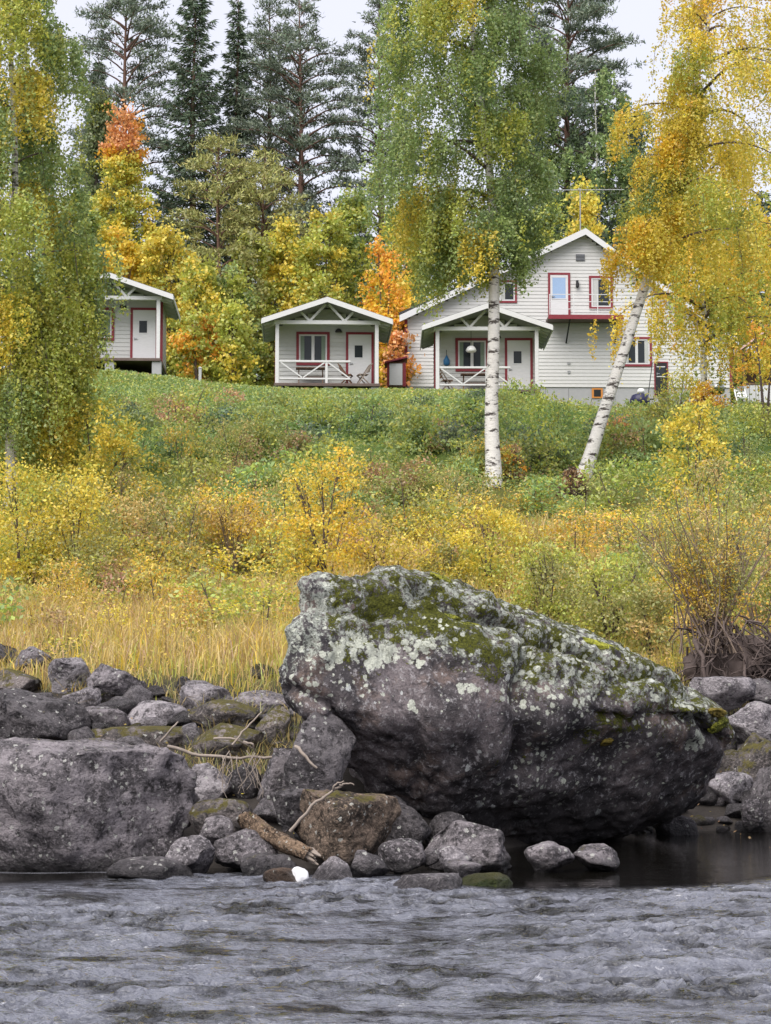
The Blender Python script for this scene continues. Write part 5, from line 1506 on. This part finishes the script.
for k in range(230):
    x0 = rg.uniform(-0.3, 1.3); p0 = np.array([x0, rg.normal() * 0.25, rg.uniform(0.3, 1.12) * (1 - 0.25 * abs(x0 - 0.3))])
    pts = [p0]; d = np.array([rg.normal() * 0.5, rg.normal() * 0.3 - 0.2, rg.normal() * 0.35 - 0.25])
    for j in range(5):
        d = unit(d + rg.normal(size=3) * 0.45 + np.array([0, 0, -0.12])); pts.append(pts[-1] + d * rg.uniform(0.07, 0.18))
    rt2.add(pts, np.linspace(rg.uniform(0.008, 0.022), 0.004, 6), 4)
for k in range(6):
    pts = [np.array([-0.25 + 0.28 * k, 0.0, 0.75])]
    for j in range(5): pts.append(pts[-1] + np.array([rg.normal() * 0.09, -0.08 + rg.normal() * 0.05, -0.13]))
    rt2.add(pts, np.linspace(0.045, 0.02, 6), 7)
o = rt2.build('root_tangle', M['twig'], wt); o['kind'] = 'stuff'
V, Fc = rock_shape(640, 4, cuts=3, rough=0.14)
o = link('earth_clod', np_mesh('earth_clod', V * np.array([0.85, 0.5, 0.5]) + np.array([0.45, 0.3, 0.35]), Fc, M['twig'], smooth=True), wt)

# ------------------------------------------------------------------ the bank: herbs and low shrubs that cover the slope
PROTO = []
def proto(cols, h, r, ncl, per, ls, seed, clr, **kw):
    e = grow((0, -500 - 5 * len(PROTO), -60), h, r, r, cols, seed, 'slope shrub', kw.pop('nm', 'green_shrub'), 'shrub', 4, ncl, per, ls, clr, 0.05, 0.5, mat='leafv', ratio=0.55, stem_r=0.015, **kw)
    PROTO.append(e); return e
KIND = {
 'green': [proto(GREEN + LIME[:2], 0.75, 0.75, 26, 34, 0.10, 701, 0.26), proto(GREEN + LIME[:1], 0.95, 0.65, 26, 34, 0.10, 702, 0.24), proto(GREEN, 0.55, 0.9, 26, 34, 0.11, 703, 0.26)],
 'dark': [proto(GREEN[2:3] + DARKG[1:2], 0.9, 0.8, 26, 36, 0.11, 704, 0.28, nm='dark_shrub'), proto(DARKG + GREEN[:1], 0.7, 0.7, 24, 34, 0.10, 705, 0.25, nm='dark_shrub')],
 'rust': [proto(RUST + OLIVE, 0.8, 0.5, 20, 30, 0.08, 706, 0.2, nm='withered_herb'), proto(RUST + TAN[:1], 0.6, 0.5, 18, 30, 0.08, 707, 0.2, nm='withered_herb')],
 'yellow': [proto(YELLOW[2:] + GOLD[:1] + LIME + OLIVE[:2], 0.9, 0.7, 30, 42, 0.066, 708, 0.24, nm='weed_clump'), proto(TAN + GOLD + YELLOW[:1], 0.9, 0.55, 28, 40, 0.06, 709, 0.2, nm='weed_clump')],
 'lime': [proto(LIME + GREEN[:2], 0.8, 0.8, 26, 34, 0.095, 710, 0.26, nm='lime_shrub'), proto(LIME + OLIVE, 1.0, 0.6, 26, 32, 0.085, 711, 0.22, nm='lime_shrub')],
 'willow': [proto(OLIVE + TAN[:1], 1.2, 0.6, 30, 42, 0.058, 712, 0.2, vase=0.6, nm='willow_clump'), proto(OLIVE + LIME[:1], 1.1, 0.55, 30, 42, 0.058, 713, 0.2, vase=0.5, nm='willow_clump')],
}
LBL = {'green': 'leafy green shrub', 'dark': 'dark green shrub', 'rust': 'rusty brown withered herb', 'yellow': 'yellow tan weed clump', 'lime': 'yellow green shrub', 'willow': 'olive brown willow clump'}
def region(px, py):
    row = 'high on the slope' if py < 440 else ('halfway up the slope' if py < 500 else ('low on the slope' if py < 560 else 'in the lower meadow'))
    for lim_, w in ((110, 'under the left birch'), (250, 'below the gap between cabins'), (400, 'below the middle cabin'), (480, 'left of the middle birch'), (590, 'between the two white birch trunks'), (690, 'right of leaning birch'), (9999, 'near the right edge')):
        if px < lim_: return row, w
used = set()
rg = np.random.default_rng(31)
def place(kind, x, y, s):
    src = KIND[kind][rg.integers(len(KIND[kind]))]
    o = copy_tree(src) if src.name in used else src
    used.add(src.name)
    o.location = (x, y, Hs(x, y) - 0.05)
    o.rotation_euler = (0, 0, rg.uniform(0, 6.28))
    o.scale = (s * rg.uniform(0.85, 1.2), s * rg.uniform(0.85, 1.2), s * rg.uniform(0.8, 1.2))
    row, w = region(*pix((x, y, Hs(x, y))))
    tag(o, f'{LBL[kind]} {row} {w}', 'shrub', f'{LBL[kind]}s {row} {w}')
n_s = 0
for i in range(520):
    py = 392 + 250 * ((i * 0.61803) % 1.0) ** 1.25
    px = rg.uniform(-10, 782) if i % 7 else (rg.uniform(-80, -10) if i % 2 else rg.uniform(782, 870))
    if py < 404 and px < 640: continue
    if 262 < px < 400 and py < 408: continue
    if 525 < px and py < 430: continue
    if (abs(px - 582) < 28 and 468 < py < 522) or (abs(px - 492) < 24 and 478 < py < 528): continue
    if py > 572 and 300 < px < 620: continue
    g_ = on_slope(px, py)
    r = rg.random()
    if py < 470:
        k = 'green' if r < .58 else ('dark' if r < .74 else ('lime' if r < .94 else 'rust'))
    elif py < 535:
        k = 'green' if r < .22 else ('dark' if r < .30 else ('lime' if r < .58 else ('rust' if r < .70 else ('yellow' if r < .88 else 'willow'))))
        if px < 200 and r < .3: k = 'yellow'
    else:
        k = 'yellow' if r < .5 else ('lime' if r < .62 else ('willow' if r < .88 else 'rust'))
        if px < 300 and k == 'willow' and py > 590: k = 'yellow'
    s = rg.uniform(0.6, 1.35) * (0.75 if py < 420 else 1.0) * (0.8 if g_.y < 36 else 1.0)
    place(k, g_.x, g_.y, s)
    n_s += 1

# ------------------------------------------------------------------ ground cover and grass, uncountable
rg = np.random.default_rng(91)
def view_points(n, y0, y1, dens=lambda y: 1.0):
    out = []
    while sum(len(a) for a in out) < n:
        m = n
        y = rg.uniform(y0, y1, m); x = rg.uniform(-1, 1, m) * (y1 * 0.2 + 2.6)
        ok = (np.abs(x) < y * 0.198 + 2.4) & (rg.random(m) < dens(y))
        out.append(np.stack([x[ok], y[ok]], 1))
    return np.concatenate(out)[:n]
def zone_cols(x, y, n):
    """leaf colours by where they grow: green above, yellow and tan below, in drifts"""
    up = sstep(42, 58, y + 5 * vnoise(np.stack([x * .3, y * .2, x * 0], 1), 7))
    drift = vnoise(np.stack([x * .55, y * .35, x * 0 + 3], 1), 8) + 0.6 * vnoise(np.stack([x * 1.6, y * 1.1, x * 0], 1), 9)
    pal = np.array([GREEN[0], GREEN[1], LIME[0], LIME[2], YELLOW[2], YELLOW[0], TAN[0], TAN[1], RUST[1], OLIVE[0], GREEN[2]])
    up_idx = rg.choice(11, n, p=[.27, .27, .19, .14, .01, .0, .0, .0, .02, .03, .07])
    lo_idx = rg.choice(11, n, p=[.02, .03, .09, .06, .18, .20, .19, .13, .05, .05, .0])
    idx = np.where(rg.random(n) < up, up_idx, lo_idx)
    c = pal[idx]
    warm = np.clip(drift, -1, 1)[:, None]
    c = c * (1 + 0.14 * warm * np.array([1.4, 0.6, 0.2]))
    return np.clip(c * rg.uniform(0.75, 1.25, (n, 1)), 0, 1)
n_ = 155000
xy = view_points(n_, 26.5, 79.0, lambda y: np.clip(36.0 / y, 0, 1))
x, y = xy[:, 0], xy[:, 1]
clump = 0.5 + 0.5 * vnoise(np.stack([x * 1.5, y * 1.1, x * 0], 1), 14)
hgt = (0.10 + 0.42 * clump * (1 - 0.8 * sstep(70, 75, y))) * rg.uniform(0.05, 1, n_) * sstep(26, 30, y)
shift_ok = (y - 5.5 * sstep(-0.6, 3.6, x) * (1 - sstep(28, 50, y))) > 25.6
P = np.stack([x, y, H(x, y) + hgt], 1)[shift_ok]
cc = zone_cols(x, y, n_)[shift_ok]
V, Fq = leaf_quads(P, np.interp(P[:, 1], [28, 65], [0.055, 0.115]), rg, 0.5, 0.0, 0.3)
tag(link('ground_cover', np_mesh('ground_cover', V, Fq, M['leaf'], np.repeat(cc, 4, 0))), 'mixed low herbs and leaves covering the whole bank', 'plants', kind='stuff')

def blades(name, x, y, hgt, wid, cols, label, lean=0.35):
    n = len(x)
    b0 = np.stack([x, y, H(x, y) - 0.03], 1)
    a = rg.uniform(0, 6.28, n); w = np.stack([np.cos(a), np.sin(a) * 0.6, a * 0], 1) * (wid * rg.uniform(.6, 1.3, n))[:, None] * 0.5
    l_ = rg.normal(size=(n, 2)) * lean
    mid = b0 + np.stack([l_[:, 0] * hgt * .3, l_[:, 1] * hgt * .3, hgt * .6], 1)
    tip = b0 + np.stack([l_[:, 0] * hgt, l_[:, 1] * hgt, hgt * (1 - 0.25 * np.hypot(l_[:, 0], l_[:, 1]))], 1)
    V = np.stack([b0 - w, b0 + w, mid - w * .8, mid + w * .8, tip], 1).reshape(-1, 3)
    i = np.arange(n)[:, None] * 5
    q = np.concatenate([i, i + 1, i + 3, i + 2], 1); t = np.concatenate([i + 2, i + 3, i + 4], 1)
    o = link(name, np_mesh(name, V, [q, t], M['leaf'], np.repeat(cols, 5, 0)))
    return tag(o, label, 'grass', kind='stuff')
n_ = 128000
xy = view_points(n_, 25.0, 50.0, lambda y: np.clip(32.0 / y, 0, 1))
x, y = xy[:, 0], xy[:, 1]
ye = y - 5.5 * sstep(-0.6, 3.6, x) * (1 - sstep(28, 50, y))
tus = vnoise(np.stack([x * 1.1, y * .8, x * 0], 1), 41)
ok = (ye > 25.2 + 0.5 * tus) & (rg.random(n_) < np.clip(0.45 + 0.9 * tus + 0.35 * (ye < 32), 0.05, 1))
x, y, ye, tus = x[ok], y[ok], ye[ok], tus[ok]
hh = rg.uniform(0.25, 0.85, len(x)) * (0.65 + 0.45 * tus) * (0.7 + 0.3 * sstep(25, 27, ye))
pal = np.array([TAN[0], TAN[1], TAN[2], YELLOW[3], LIME[1], LIME[0], GOLD[0], RUST[1]])
gz = vnoise(np.stack([x * .45, y * .35, x * 0 + 9], 1), 44)
pw = np.where((gz > 0.25)[:, None], [.14, .12, .18, .10, .17, .16, .06, .07], [.20, .16, .22, .06, .03, .03, .14, .16])
cum = np.cumsum(pw, 1); idx = (rg.random((len(x), 1)) > cum).sum(1).clip(0, 7)
cc = np.clip(pal[idx] * rg.uniform(.65, 1.15, (len(x), 1)), 0, 1)
blades('meadow_grass', x, y, hh, 0.016, cc, 'tall yellow and tan grass of the lower meadow')
n_ = 45000
xy = view_points(n_, 68.0, 92.0)
x, y = xy[:, 0], xy[:, 1]
cc = np.clip(np.array(GREEN + LIME[:1])[rg.integers(5, size=n_)] * rg.uniform(.8, 1.25, (n_, 1)), 0, 1)
inside = np.zeros(n_, bool)
for c_ in (c1, c2, c3): inside |= (np.abs(x - c_.location.x) < 2.1) & (y > c_.location.y) & (y < c_.location.y + 4.3)
inside |= (x > house.location.x + XL) & (x < house.location.x + XR) & (y > HY - 0.1)
x, y, cc = x[~inside], y[~inside], cc[~inside]
blades('lawn_grass', x, y, rg.uniform(0.07, 0.22, len(x)), 0.05, cc, 'short green grass of the lawn round the cabins', 0.5)

# dry grass and fallen leaves caught between the stones
rg = np.random.default_rng(17)
cx, cy = [], []
for k in range(60):
    px, py = (rg.uniform(170, 300), rg.uniform(690, 790)) if k < 36 else ((rg.uniform(0, 180), rg.uniform(655, 730)) if k < 50 else (rg.uniform(690, 771), rg.uniform(690, 760)))
    g_ = ground_at(px, py, 19.5, 34.0, 0.1)
    m = 30
    cx.append(g_.x + rg.normal(size=m) * 0.07); cy.append(g_.y + rg.normal(size=m) * 0.07)
x, y = np.concatenate(cx), np.concatenate(cy)
cc = np.clip(np.array(TAN + OLIVE)[rg.integers(6, size=len(x))] * rg.uniform(.5, 1.0, (len(x), 1)), 0, 1)
blades('dry_grass', x, y, rg.uniform(0.15, 0.42, len(x)), 0.010, cc, 'withered grass tufts growing between the shore stones', 0.7)
n_ = 700
px, py = rg.uniform(0, 771, n_), rg.uniform(650, 850, n_)
ok = (px < 300) | (px > 690)
P = np.array([tuple(ground_at(a, b_, 19.5, 34.0, 0.15)) for a, b_ in zip(px[ok], py[ok])])
P[:, 2] += rg.uniform(0.01, 0.16, len(P))
V, Fq = leaf_quads(P, 0.045, rg, 0.6, 0.0, 0.7)
tag(link('fallen_leaves', np_mesh('fallen_leaves', V, Fq, M['leaf'], np.repeat(shades(YELLOW[:2] + TAN + RUST, rg, len(P), 0.3), 4, 0))), 'scattered fallen autumn leaves among the shore stones', 'leaves', kind='stuff')
